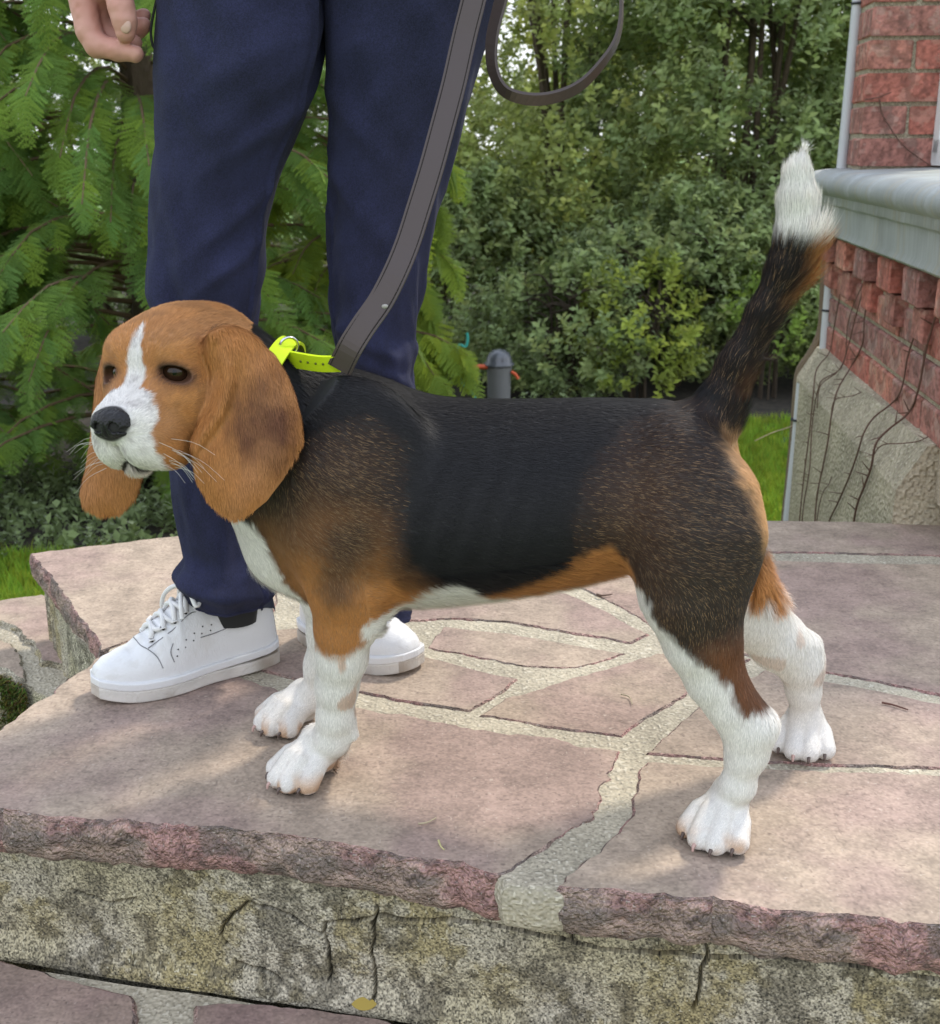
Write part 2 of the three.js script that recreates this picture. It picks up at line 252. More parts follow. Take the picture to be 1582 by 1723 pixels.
const stones = [   // outlines in photograph pixels on the terrace plane, tone
  [[[-200, 1342], [-120, 1290], [0, 1226], [90, 1160], [163, 1106], [250, 1090], [330, 1098], [430, 1148], [520, 1172], [610, 1190], [800, 1226], [930, 1243], [1046, 1262], [1036, 1290], [1012, 1330], [1001, 1375], [960, 1402], [905, 1436], [838, 1474], [760, 1452], [560, 1418], [400, 1397], [250, 1388], [100, 1376], [0, 1366]], 0],
  [[[940, 1492], [1000, 1432], [1058, 1372], [1068, 1330], [1072, 1292], [1090, 1281], [1200, 1290], [1400, 1296], [1600, 1306], [1900, 1318], [2100, 1640], [1900, 1603], [1582, 1562], [1200, 1522]], 1],
  [[[1086, 1268], [1172, 1190], [1290, 1124], [1376, 1143], [1480, 1163], [1600, 1188], [1900, 1250], [1900, 1304], [1582, 1294], [1300, 1283], [1180, 1277]], 2],
  [[[806, 1204], [852, 1174], [975, 1138], [1105, 1099], [1265, 1108], [1158, 1166], [1046, 1240], [930, 1226]], 3],
  [[[746, 1053], [850, 1064], [1056, 1099], [972, 1126], [880, 1122], [718, 1090]], 1],
  [[[722, 1106], [872, 1143], [848, 1166], [792, 1198], [700, 1184], [612, 1168], [520, 1150], [440, 1128], [345, 1082], [420, 1062], [505, 1056], [600, 1062], [704, 1098]], 0],
  [[[760, 1042], [860, 1048], [1062, 1083], [1092, 1067], [1020, 1028], [958, 1000], [900, 980], [760, 984], [640, 990], [520, 1020], [514, 1044], [620, 1046], [735, 1044]], 2],
  [[[48, 931], [140, 920], [300, 901], [470, 893], [478, 958], [462, 1030], [410, 1044], [330, 1056], [250, 1068], [168, 1096], [150, 1060], [110, 1010], [85, 970]], 1],
  [[[482, 893], [800, 886], [1120, 880], [1140, 985], [1108, 1060], [1040, 1020], [970, 986], [900, 962], [760, 966], [640, 972], [512, 1004], [494, 960]], 3],
  [[[1130, 880], [1300, 876], [1420, 878], [1582, 882], [1680, 884], [1680, 942], [1582, 936], [1440, 932], [1300, 929], [1150, 928]], 1],
  [[[1152, 942], [1300, 944], [1440, 947], [1582, 950], [1720, 955], [1860, 1215], [1582, 1170], [1480, 1150], [1376, 1129], [1290, 1106], [1128, 1090], [1140, 1010]], 3],
];
stones.forEach(([P, tone], i) => { const m = mesh('flagstone', slabGeo(plan(P), [0, 0.001, 0.0008, 0.0005][i % 4], i < 2 ? 0.058 : 0.05, i * 1.7 + 2, 0.009, i < 2 ? 0.0075 : 0.004), [stoneTones[tone], M.rock], terrace); m.name = i ? 'flagstone_' + String(i).padStart(3, '0') : 'flagstone'; });
// mortar between the stones: a slightly rough sheet just below the stone faces
{
  const outl = plan([[-200, 1340], [0, 1230], [163, 1103], [165, 1098], [56, 934], [300, 905], [800, 890], [1300, 880], [1582, 886], [1680, 888], [1900, 1250], [2080, 1634], [1582, 1556], [1200, 1516], [945, 1486], [836, 1470], [560, 1412], [250, 1382], [0, 1362]]);
  const inside = (x, z) => sdPoly(outl, x, z);
  const st = 0.008, lo = [-0.95, -2.2], nx = 290, nz = 185, id = new Int32Array(nx * nz).fill(-1), pos = [], uv = [], idx = [];
  for (let j = 0; j < nz; j++) for (let i = 0; i < nx; i++) { const x = lo[0] + i * st, z = lo[1] + j * st; if (inside(x, z) > -0.014) continue; id[j * nx + i] = pos.length / 3; pos.push(x, -0.0017 + 0.0010 * fbm(x * 30, 3, z * 30, 3) + 0.0006 * vnoise(x * 160, 1, z * 160), z); uv.push(x, z); }
  for (let j = 0; j + 1 < nz; j++) for (let i = 0; i + 1 < nx; i++) { const a = id[j * nx + i], b = id[j * nx + i + 1], c = id[(j + 1) * nx + i], d = id[(j + 1) * nx + i + 1]; if (a >= 0 && b >= 0 && c >= 0 && d >= 0) idx.push(a, c, b, b, c, d); }
  mesh('mortar', geoOf(pos, idx, uv), M.cement, terrace);
  // mortar lip that runs out over the front edge between the two front slabs
  const L = plan([[830, 1466], [880, 1432], [990, 1432], [985, 1478], [952, 1498], [900, 1496], [846, 1487]]);
  mesh('mortar_lip', slabGeo(L, -0.002, 0.05, 5.5, 0.006, 0.004, 0.006), [M.cement, M.cement], terrace);
}
// front riser as a carved sheet, with its cracks
const edgeL = plan([[-200, 1342], [0, 1366], [838, 1474], [940, 1492], [1582, 1562], [2100, 1640]]);
const TREAD = -0.205;
{
  const A = V(edgeL[1][0], 0, edgeL[1][1]), B = V(edgeL[4][0], 0, edgeL[4][1]), e = B.clone().sub(A).normalize(), nrm = V(-e.z, 0, e.x); if (nrm.z < 0) nrm.negate();
  const O = A.clone().addScaledVector(nrm, -0.03);
  const W0 = -0.14, W1 = 1.45, st = 0.0015, nx = Math.round((W1 - W0) / st), ny = Math.round((-0.045 - TREAD + 0.004) / st);
  const toS2 = (L) => L.map(([x, y]) => { const p = onPlane(x, y, O, nrm); return [p.clone().sub(O).dot(e), p.y]; });
  const cracks = [[[545, 1552], [570, 1549], [636, 1541], [635, 1524]], [[636, 1541], [780, 1549], [880, 1562], [962, 1582], [1010, 1596], [1190, 1606], [1300, 1612], [1420, 1618], [1540, 1640], [1600, 1650]], [[634, 1541], [626, 1600], [630, 1640], [630, 1680]], [[546, 1552], [544, 1575], [555, 1610], [553, 1650]], [[378, 1552], [392, 1536], [416, 1519], [440, 1530], [470, 1530], [508, 1555], [546, 1575]], [[1188, 1580], [1190, 1606], [1176, 1650], [1168, 1700]], [[400, 1620], [440, 1628], [470, 1642]], [[962, 1550], [964, 1582]], [[378, 1552], [372, 1575], [385, 1590]], [[120, 1500], [180, 1520], [230, 1514]]].map(toS2);
  const pos = [], uv = [], idx = [];
  for (let j = 0; j <= ny; j++) for (let i = 0; i <= nx; i++) {
    const s = W0 + i * st, y = TREAD - 0.004 + j * st; let d = 0.004 * fbm(s * 7, y * 7, 1, 4) + 0.0014 * fbm(s * 60, y * 60, 4, 3);
    if (s > -0.05 && s < 1.0) { const sx = s + 0.003 * vnoise(s * 60, y * 60, 9), sy = y + 0.003 * vnoise(s * 60, y * 60, 19); let c = 1e9, raise = 0; for (let q = 0; q < cracks.length; q++) { const dd = lineDist(cracks[q], sx, sy); if (dd < c) c = dd; } d -= 0.02 * (1 - sstep(0.0004, 0.0017, c)); }
    d += 0.012 * sstep(TREAD + 0.035, TREAD, y);
    const p = O.clone().addScaledVector(e, s).addScaledVector(nrm, d); pos.push(p.x, y, p.z); uv.push(s, y);
  }
  for (let j = 0; j < ny; j++) for (let i = 0; i < nx; i++) { const a = j * (nx + 1) + i, b = a + nx + 1; idx.push(a, a + 1, b, b, a + 1, b + 1); }
  mesh('riser', geoOf(pos, idx, uv), M.lichen, terrace);
  // core of the terrace behind the riser and under the slabs
  const q = (s, d) => { const p = O.clone().addScaledVector(e, s).addScaledVector(nrm, d); return [p.x, p.z]; };
  const core = [q(-0.09, -0.016), q(1.45, -0.016), [1.3, -2.12], ...plan([[1300, 884], [800, 894], [300, 910], [70, 942], [110, 1010], [155, 1075], [172, 1104], [90, 1168], [10, 1230]])];
  mesh('core', slabGeo(core, -0.03, 0.47, 9.1, 0.02, 0.006, 0.004), [M.cement, M.lichen], terrace);
  // lower step: bed and stones
  const low = [q(-0.35, 0.014), q(1.5, 0.014), q(1.5, 0.42), q(-0.35, 0.42)];
  const ls = new THREE.Group(); ls.name = 'lower_step'; ls.userData.kind = 'structure'; scene.add(ls);
  mesh('bed', slabGeo(low, TREAD - 0.004, 0.16, 4.4, 0.02, 0.003), [M.cement, M.lichen], ls);
  const lowStones = [[[-300, 1580], [0, 1620], [100, 1648], [222, 1677], [229, 1692], [232, 1900], [-300, 1900]], [[325, 1694], [400, 1688], [520, 1698], [640, 1716], [720, 1745], [720, 1960], [325, 1930]], [[760, 1770], [1300, 1850], [1300, 2050], [760, 1950]]];
  lowStones.forEach((P, i) => { const m = mesh('flagstone', slabGeo(plan(P, TREAD), TREAD + 0.004, 0.05, 31 + i * 3, 0.01, 0.005), [stoneMat(0.62, 0.54, 0.54), M.rock], ls); m.name = i ? 'flagstone_' + String(i).padStart(3, '0') : 'flagstone'; });
}
// side steps going down to the lawn on the left
{
  const h = -0.15, g = new THREE.Group(); g.name = 'side_steps'; g.userData.kind = 'structure'; scene.add(g);
  mesh('flagstone', slabGeo(plan([[-260, 1030], [0, 1011], [70, 1000], [120, 1010], [110, 1120], [72, 1108], [52, 1080], [34, 1062], [0, 1046], [-260, 1060]], h), h, 0.05, 41, 0.01, 0.008), [stoneTones[1], M.lichen], g);
  const m2 = mesh('flagstone', slabGeo(plan([[-260, 1076], [-10, 1062], [20, 1082], [36, 1100], [42, 1140], [18, 1128], [-10, 1112], [-260, 1150]], h), h - 0.004, 0.05, 43, 0.01, 0.008), [stoneTones[0], M.lichen], g); m2.name = 'flagstone_001';
  mesh('mortar', slabGeo(plan([[-250, 1040], [0, 1018], [110, 1010], [120, 1180], [45, 1150], [10, 1124], [-250, 1140]], h), h - 0.01, 0.33, 47, 0.012, 0.008), [M.cement, M.lichen], g);
  // clumps of moss on the side of the steps
  const R = rng(77), bl = [], m4 = new THREE.Matrix4();
  const a = plan([[-120, 1110], [0, 1122], [44, 1150]], h), ge = new THREE.ConeGeometry(0.0016, 0.012, 4); const n = 2600, im = new THREE.InstancedMesh(ge, std({ color: lin(0.10, 0.115, 0.025), roughness: 1 }), n), q = new THREE.Quaternion(), eu = new THREE.Euler();
  for (let i = 0; i < n; i++) { const t = R() * 2, k = t < 1 ? 0 : 1, f = t - k, x = mix(a[k][0], a[k + 1][0], f), z = mix(a[k][1], a[k + 1][1], f), y = h - 0.01 - Math.pow(R(), 1.4) * 0.2; eu.set(1.2 + (R() - 0.5), R() * 6.3, (R() - 0.5)); q.setFromEuler(eu); m4.compose(V(x + (R() - 0.5) * 0.012, y, z + 0.008 + R() * 0.012), q, V(1, 0.6 + R(), 1)); im.setMatrixAt(i, m4); im.setColorAt(i, lin(0.5 + R(), 0.6 + R() * 0.8, 0.4 + R() * 0.5)); }
  im.name = 'moss'; im.userData = { label: 'dark green moss on the side of the left steps', category: 'moss', kind: 'stuff' }; put(im);
}
// ---------- brick house ----------
const HA = 5.7 * Math.PI / 180, HO = V(0.965, 0, -3.25), HE = V(-Math.sin(HA), 0, Math.cos(HA)), HN = V(-Math.cos(HA), 0, -Math.sin(HA));
const house = thing('brick_house', 'red brick house corner with lead window ledge above pale rendered plinth', 'house', V(HO.x, LAWN, HO.z));
house.rotation.y = Math.atan2(-HE.z, HE.x);
const hy = (y) => y - LAWN;
{
  const brickMats = [[1.0, 0.95, 0.9], [0.85, 0.85, 0.85], [1.1, 1.0, 0.9], [0.95, 0.75, 0.7], [0.75, 0.8, 0.85]].map((c) => std({ color: lin(...c), map: rep(T.brick, 3), bumpMap: rep(T.brickB, 3), bumpScale: 0.006, roughness: 0.95 }));
  const R = rng(5); const cache = {};
  const brickGeo = (l, h, w) => { const k = l.toFixed(3) + h.toFixed(3) + w.toFixed(3) + Math.floor(R() * 3); if (!cache[k]) { const g = box(l, h, w, 0.004); const o = R() * 3; const uv = g.attributes.uv.array; for (let i = 0; i < uv.length; i++) uv[i] += o; const p = g.attributes.position; for (let i = 0; i < p.count; i++) { const x = p.getX(i), y = p.getY(i), z = p.getZ(i); p.setXYZ(i, x + 0.0016 * vnoise(x * 90 + o, y * 90, z * 90), y + 0.0016 * vnoise(x * 90, y * 90 + o, z * 90 + 4), z + 0.002 * vnoise(x * 70, y * 70 + 9, z * 70 + o)); } g.computeVertexNormals(); cache[k] = g; } return cache[k]; };
  const brick = (x0, x1, y0, y1, z0, z1, parent) => { const m = mesh('brick', brickGeo(x1 - x0, y1 - y0, z1 - z0), brickMats[Math.floor(R() * 5)], parent); m.position.set((x0 + x1) / 2, hy((y0 + y1) / 2), (z0 + z1) / 2 + (R() - 0.5) * 0.004); return m; };
  const mortarM = std({ map: rep(T.cement, 3), color: lin(1.0, 0.97, 0.92), bumpMap: rep(T.cementB, 4), bumpScale: 0.004, roughness: 1 });
  // lower wall
  const wall = mesh('wall', box(1.34, 0.5, 0.2), mortarM, house); wall.position.set(0.678, hy(0.30), -0.11);
  const c = 0.075, j = 0.010;
  for (let r = 0; r < 5; r++) { let x = r % 2 ? -0.0 : -0.1125; const y = 0.15 + r * c; while (x < 1.3) { const x0 = Math.max(0.0, x), x1 = Math.min(1.34, x + 0.215); if (x1 - x0 > 0.03) brick(x0, x1, y, y + c - j, -0.1, -0.002, house); x += 0.225; } }
  // corbel bricks under the ledge, in two steps
  for (const x of [0.02, 0.245, 0.47, 0.695, 0.92, 1.145]) { brick(x + 0.03, x + 0.135, 0.395, 0.46, -0.02, 0.042, house); brick(x + 0.045, x + 0.12, 0.325, 0.388, -0.02, 0.022, house); }
  // pier beyond the window, cut low like the house so the sun clears it
  for (let r = 0; r < 9; r++) {
    const y = 0.632 + r * c;
    if (r % 2 === 0) { brick(0.0875, 0.19, y, y + c - j, -0.24, -0.014, house); brick(-0.025, 0.0775, y, y + c - j, -0.24, -0.014, house); }
    else { brick(-0.025, 0.19, y, y + c - j, -0.1165, -0.014, house); brick(-0.025, 0.19, y, y + c - j, -0.24, -0.1265, house); }
  }
  const pc = mesh('wall', box(0.2, 0.72, 0.22), mortarM, house); pc.position.set(0.082, hy(0.98), -0.128);
  // lead ledge
  const ledM = std({ map: rep(T.lead, 2), roughness: 0.55, metalness: 0.15, bumpMap: rep(T.lead, 2), bumpScale: 0.004 });
  const prof = [[-0.26, 0.632], [0.02, 0.621], [0.05, 0.617], [0.066, 0.609], [0.076, 0.597], [0.078, 0.583], [0.072, 0.570], [0.060, 0.563], [0.058, 0.560], [0.058, 0.543], [0.050, 0.540], [0.048, 0.535], [0.046, 0.485], [0.052, 0.472], [0.050, 0.466], [0.0, 0.462], [-0.26, 0.462]];
  const N = 240, pos = [], uv = [], idx = []; let len = [0]; for (let k = 1; k < prof.length; k++) len.push(len[k - 1] + Math.hypot(prof[k][0] - prof[k - 1][0], prof[k][1] - prof[k - 1][1]));
  for (let i = 0; i <= N; i++) { const x = -0.03 + 1.5 * i / N; const seam = Math.exp(-(((x + 0.02) % 0.22 - 0.11) ** 2) / 0.00006); prof.forEach(([z, y], k) => { const w = (k > 1 && k < 14 ? 0.0022 : 0.0008) * fbm(x * 14, y * 20, z * 20 + 3, 3) + (k > 0 && k < 11 ? seam * 0.0035 : 0); pos.push(x, hy(y) + (k < 3 ? w : 0.0006 * vnoise(x * 30, k, 1)), z + w); uv.push(x, len[k]); }); }
  const m = prof.length; for (let i = 0; i < N; i++) for (let k = 0; k < m; k++) { const a = i * m + k, b = i * m + (k + 1) % m; idx.push(a, b, a + m, b, b + m, a + m); }
  for (const s of [0, N]) { const tr = THREE.ShapeUtils.triangulateShape(prof.map(([z, y]) => new THREE.Vector2(z, y)), []); for (const f of tr) idx.push(s * m + f[0], s * m + f[1], s * m + f[2]); }
  mesh('window_ledge', geoOf(pos, idx, uv), ledM, house);
  // plinth with a sloping top
  const pp = [[0, 0.156], [0.012, 0.152], [0.056, 0.075], [0.060, 0.066], [0.060, LAWN - 0.05], [-0.2, LAWN - 0.05], [-0.2, 0.156]];
  const sh = new THREE.Shape(pp.map(([z, y]) => new THREE.Vector2(z, hy(y)))); let pg = new THREE.ExtrudeGeometry(sh, { depth: 1.14, bevelEnabled: false, steps: 1 });
  pg.rotateY(-Math.PI / 2); pg.translate(1.135, 0, 0); pg.scale(1, 1, 1); { const p = pg.attributes.position; for (let i = 0; i < p.count; i++) { /* shape x became local z */ p.setXYZ(i, p.getX(i), p.getY(i), p.getZ(i)); } } pg = boxUV(pg);
  mesh('plinth', pg, std({ map: rep(T.cement, 2), color: lin(1.02, 1.0, 0.95), bumpMap: rep(T.cementB, 2), bumpScale: 0.006, roughness: 1 }), house);
  // window
  const wf = mesh('window', mergeGeometries([box(0.05, 0.7, 0.06).translate(0.218, hy(0.99), -0.215), box(0.92, 0.06, 0.06).translate(0.66, hy(0.664), -0.215), box(0.92, 0.05, 0.06).translate(0.66, hy(1.32), -0.215), box(0.05, 0.6, 0.06).translate(1.095, hy(0.99), -0.215)]), std({ color: lin(0.75, 0.75, 0.74), roughness: 0.5 }), house);
  mesh('pane', box(0.82, 0.6, 0.004).translate(0.66, hy(0.99), -0.22), phys({ color: lin(0.9, 0.93, 0.93), transmission: 1, thickness: 0, roughness: 0.02 }), wf);
  mesh('interior', box(1.12, 0.72, 0.02).translate(0.56, hy(0.98), -0.6), std({ color: lin(0.5, 0.48, 0.44), roughness: 0.9 }), house);
}
// creeper stems, conduit
{
  const z1 = [555, 312], brickP = HO.clone().addScaledVector(HN, 0.006), plinP = HO.clone().addScaledVector(HN, 0.066);
  const conv = (L) => L.map(([zx, zy]) => [1312 + zx / 4.922, 540 + zy / 4.922]);
  const stem = (L, r, nb, seed) => {
    const P = []; L.forEach(([x, y], i) => { const a = onPlane(x, y, brickP, HN), b = onPlane(x, y, plinP, HN), t = sstep(0.17, 0.06, a.y); P.push(a.lerp(b, t)); });
    r *= 0.78; nb = Math.round(nb * 0.6); const gs = [taperTube(P, r * 0.8, r, P.length * 6, 5)], R = rng(seed), c = new THREE.CatmullRomCurve3(P);
    for (let i = 0; i < nb; i++) { const q = c.getPointAt(R()), d = V((R() - 0.5), (R() - 0.2), 0).addScaledVector(HN, 0.3 + R() * 0.4).normalize().multiplyScalar(0.012 + R() * 0.02); gs.push(taperTube([q, q.clone().addScaledVector(d, 0.5), q.clone().add(d)], r * 0.6, r * 0.25, 3, 4)); }
    return mergeGeometries(gs);
  };
  const vm = std({ color: lin(0.13, 0.07, 0.05), roughness: 0.9 });
  const vine = thing('creeper_vine', 'bare brown creeper stems climbing the brick wall and plinth', 'vine', V(0, 0, 0));
  const add = (L, r, nb, s) => mesh('stem', stem(conv(L), r, nb, s), vm, vine);
  add([[760, -380], [700, 0], [690, 170], [590, 380], [470, 600], [430, 780], [400, 1000], [360, 1200], [310, 1450], [290, 1700], [280, 1900]], 0.0028, 16, 1);
  add([[1200, -60], [1110, 140], [1060, 300], [1010, 560], [920, 690], [780, 800], [700, 920], [650, 1080], [580, 1280], [490, 1490], [400, 1700], [380, 1900]], 0.0027, 16, 2);
  add([[1420, -560], [1340, -200], [1280, 0], [1210, 250], [1150, 560], [1060, 770], [900, 900], [800, 1010], [760, 1200], [700, 1370], [640, 1530], [610, 1700], [600, 1900]], 0.0032, 20, 3);
  add([[720, -360], [620, 0], [570, 200], [500, 400], [350, 490], [320, 560], [290, 700], [265, 900], [250, 1200], [190, 1600], [180, 1900]], 0.0022, 12, 4);
  add([[520, -330], [450, 60], [420, 240], [300, 420], [280, 600], [250, 900], [200, 1300], [160, 1700]], 0.0024, 12, 5);
  add([[1230, 960], [1130, 1000], [1000, 1015], [890, 1018], [820, 1050], [775, 1120]], 0.0017, 8, 6);
  add([[680, 590], [600, 620], [490, 640], [440, 690], [420, 850]], 0.0017, 6, 7);
  add([[430, 1290], [410, 1350], [370, 1400], [340, 1480], [300, 1700]], 0.0016, 5, 8);
  add([[700, -330], [600, -100], [560, 60], [540, 300], [480, 420], [340, 530], [310, 720]], 0.0018, 8, 9);
  { const P = [[590, 500], [640, 560], [690, 620], [730, 672]].map(([x, y]) => { const p = onPlane(x * 0 + x, y * 0 + y, brickP, HN); return p; }); }
  // loose shoots on the pier
  const jam = HO.clone().addScaledVector(HE, 0.198);
  const sh = [[1480, 168], [1484, 190], [1498, 215], [1520, 245], [1550, 268], [1562, 276]].map(([x, y]) => onPlane(x, y, jam, HE));
  mesh('shoot', taperTube(sh, 0.0016, 0.001, 18, 4), vm, vine);
  mesh('shoot', taperTube([[1455, 168], [1480, 163], [1500, 155]].map(([x, y]) => onPlane(x, y, jam, HE)), 0.0014, 0.001, 8, 4), vm, vine);
  // old woody stem beside the conduit
  const D = 3.30, W = [[1392, 380], [1386, 480], [1380, 560], [1362, 598], [1346, 622], [1341, 660], [1337, 720], [1330, 800], [1322, 880], [1318, 960]].map(([x, y]) => atD(x, y, D));
  mesh('old_stem', taperTube(W, 0.009, 0.015, 50, 7), std({ color: lin(0.17, 0.13, 0.085), map: rep(T.soil, 1), roughness: 1 }), vine); vine.children[vine.children.length - 1].material = std({ color: lin(0.2, 0.15, 0.1), bumpMap: rep(T.grain, 3, 1), bumpScale: 0.004, roughness: 1 });
  const tw = [[1352, 704], [1335, 716], [1300, 728], [1270, 742]]; mesh('dry_twig', taperTube(tw.map(([x, y]) => atD(x, y, 3.24)), 0.002, 0.0012, 10, 4), std({ color: lin(0.4, 0.32, 0.2), roughness: 1 }), vine);
  const con = thing('conduit_pipe', 'pale grey plastic conduit clipped to the house corner', 'pipe', V(0, 0, 0));
  const pm = std({ color: lin(0.55, 0.56, 0.58), roughness: 0.45 }), dk = std({ color: lin(0.03, 0.03, 0.035), roughness: 0.6 });
  const Dp = 3.22, a = (x, y) => atD(x, y, Dp);
  mesh('pipe', tube([a(1458, -180), a(1443, 0), a(1416, 285)], 0.0135, 12, 12), pm, con);
  mesh('pipe', tube([a(1404, 385), a(1396, 480), a(1387, 588)], 0.0135, 12, 12), pm, con);
  mesh('cable', tube([a(1388, 575), a(1385, 592), a(1368, 612), a(1354, 636), a(1351, 655)], 0.006, 20, 8), std({ color: lin(0.16, 0.16, 0.17), roughness: 0.6 }), con);
  mesh('pipe', tube([a(1349, 644), a(1340, 740), a(1325, 880), a(1318, 960)], 0.0135, 14, 12), pm, con);
  for (const [x, y] of [[1444, 6], [1394, 522], [1341, 706]]) { const t = new THREE.TorusGeometry(0.015, 0.0035, 6, 16); t.rotateX(Math.PI / 2); const m = mesh('clip', t, dk, con); m.position.copy(a(x, y)); }
}
// ---------- vegetation ----------
const M4 = new THREE.Matrix4(), QQ = new THREE.Quaternion();
function frondGeo(seed) {                 // a flat scale-leaved spray, one unit long, growing along +x
  const R = rng(seed), pos = [], idx = [], nr = [];
  const leaf = (x, z, a, L, w, lift) => { const k = pos.length / 3, c = Math.cos(a), s = Math.sin(a), y0 = -0.30 * x * x + (R() - 0.5) * 0.012, px = x + c * L, pz = z + s * L, y1 = -0.30 * px * px - lift; pos.push(x, y0, z, x + c * L * 0.45 - s * w, (y0 + y1) / 2 + 0.006, z + s * L * 0.45 + c * w, x + c * L * 0.45 + s * w, (y0 + y1) / 2 + 0.006, z + s * L * 0.45 - c * w, px, y1, pz); idx.push(k, k + 1, k + 2, k + 1, k + 3, k + 2); };
  const n = 10;
  for (let i = 0; i < n; i++) {
    const t = 0.08 + 0.86 * i / (n - 1), z0 = 0; leaf(t - 0.06, 0, 0, 0.16, 0.013, 0);
    for (const s of [-1, 1]) {
      const L = 0.46 * Math.pow(1 - t, 0.62) * (0.75 + 0.5 * R()) + 0.04, a = s * (0.78 + 0.25 * R()), m = Math.max(2, Math.round(L / 0.058));
      for (let k = 0; k < m; k++) { const q = (k + 0.4) / m * L, x = t + Math.cos(a) * q, z = Math.sin(a) * q; leaf(x, z, a, 0.085, 0.011, 0.012 * R()); for (const e of [-1, 1]) leaf(x, z, a + e * (0.62 + 0.2 * R()), 0.085 * (1 - 0.45 * q / L) * (0.7 + 0.5 * R()), 0.0125, 0.02 * R()); }
    }
  }
  return geoOf(pos, idx);
}
const FR = [1, 2, 3, 4].map((s) => frondGeo(s * 31));
const conM = phys({ color: lin(0.23, 0.30, 0.07), roughness: 1, transmission: 0.4, thickness: 0, specularIntensity: 0.3 });
const barkM = std({ color: lin(0.11, 0.08, 0.055), bumpMap: rep(T.grain, 4, 1), bumpScale: 0.01, roughness: 1 });
const twigM = std({ color: lin(0.16, 0.105, 0.06), roughness: 1 });
function conifer(x, D, h, rad, nb, seed, label, tone) {
  const R = rng(seed), o = thing('conifer_tree', label, 'conifer', V(x, LAWN, -D), 'conifers behind the terrace');
  mesh('trunk', taperTube([V(0, -0.05, 0), V(0.02, h * 0.4, 0.01), V(0, h, 0)], 0.09, 0.02, 10, 8), barkM, o);
  const lists = [[], [], [], []], cols = [[], [], [], []], limbs = [];
  for (let i = 0; i < nb; i++) {
    const t = Math.pow(R(), 0.85), y = 0.10 + t * (h - 0.1), az = (R() * 2 - 1) * Math.PI * (R() < 0.8 ? 0.55 : 1), pr = rad * (1 - 0.35 * t) * (0.62 + 0.42 * R());
    const dx = Math.sin(az), dz = Math.cos(az), rise = 0.10 + 0.25 * R(), droop = 0.25 + 0.35 * R();
    const at = (s) => V(dx * pr * s, y + rise * pr * s - droop * pr * s * s * s, dz * pr * s);
    limbs.push(taperTube([at(0), at(0.4), at(0.75), at(1)], 0.010, 0.002, 7, 4));
    const n = 25 + Math.floor(R() * 11);
    for (let k = 0; k < n; k++) {
      const s = 0.40 + 0.60 * (k + R() * 0.8) / n, p = at(s), d = at(s + 0.03).sub(p).normalize(), side = (k % 2 ? 1 : -1) * (0.35 + 0.6 * R()) * (s > 0.93 ? 0.3 : 1);
      d.applyAxisAngle(V(0, 1, 0), side); d.y -= 0.12 + 0.45 * R(); d.normalize();
      const up = V((R() - 0.5) * 0.9, 1, (R() - 0.5) * 0.9 + 0.25), zz = d.clone().cross(up).normalize(), yy = zz.clone().cross(d).normalize(), sc = (0.06 + 0.07 * R()) * (0.75 + 0.5 * s);
      M4.makeBasis(d, yy, zz).scale(V(sc, sc, sc)).setPosition(p); const q = Math.floor(R() * 4); lists[q].push(M4.clone()); const b = 0.75 + 0.5 * R(), yl = R(); cols[q].push(lin(b * tone[0] * (0.85 + 0.35 * yl), b * tone[1] * (0.95 + 0.12 * yl), b * tone[2] * (1.1 - 0.5 * yl)));
    }
  }
  mesh('branches', mergeGeometries(limbs), twigM, o);
  lists.forEach((L, q) => { const im = new THREE.InstancedMesh(FR[q], conM, L.length); L.forEach((m, i) => { im.setMatrixAt(i, m); im.setColorAt(i, cols[q][i]); }); im.name = 'crown'; im.userData.kind = 'stuff'; put(im, o); });
}
conifer(-2.15, 4.35, 3.0, 1.15, 195, 301, 'dark green conifer at the far end of the hedge beside the steps', [0.70, 0.92, 0.9]);
conifer(-1.15, 4.30, 3.2, 1.05, 225, 302, 'drooping green conifer beside the hanging hand and the beagle head', [0.78, 0.98, 0.9]);
conifer(-0.50, 4.75, 3.0, 0.54, 160, 303, 'yellowish green conifer behind the trousers, next to the bin', [1.15, 1.2, 0.8]);
// broadleaf evergreen
function sprigGeo(seed, n, L, W) {
  const R = rng(seed), pos = [], idx = []; const stem = []; 
  for (let i = 0; i < n; i++) {
    const t = (i + 0.5) / n, a = i * 2.4 + R(), el = 0.25 + 0.9 * R(), l = L * (0.7 + 0.5 * R()), w = W * (0.8 + 0.4 * R()), b = V((R() - 0.5) * 0.02, t * 0.11, (R() - 0.5) * 0.02), d = V(Math.cos(a) * Math.cos(el), Math.sin(el) * 0.8, Math.sin(a) * Math.cos(el)).normalize(), s = d.clone().cross(V(R() - 0.5, 1, R() - 0.5)).normalize(), nn = s.clone().cross(d).normalize();
    const k = pos.length / 3, m = b.clone().addScaledVector(d, l * 0.5), e = b.clone().addScaledVector(d, l).addScaledVector(nn, -l * 0.12), fold = w * 0.35;
    const A = [b, m.clone().addScaledVector(s, w).addScaledVector(nn, fold), m, m.clone().addScaledVector(s, -w).addScaledVector(nn, fold), e]; A.forEach((p) => pos.push(p.x, p.y, p.z)); idx.push(k, k + 1, k + 2, k, k + 2, k + 3, k + 1, k + 4, k + 2, k + 2, k + 4, k + 3);
  }
  return geoOf(pos, idx);
}
const SP = [sprigGeo(5, 10, 0.042, 0.0105), sprigGeo(6, 10, 0.038, 0.0115), sprigGeo(7, 12, 0.046, 0.010)];
const leafM = phys({ color: lin(0.25, 0.33, 0.125), roughness: 0.9, transmission: 0.45, thickness: 0, specularIntensity: 0.7 });
const limeM = phys({ color: lin(0.26, 0.33, 0.06), roughness: 1, transmission: 0.4, thickness: 0, specularIntensity: 0.4 });
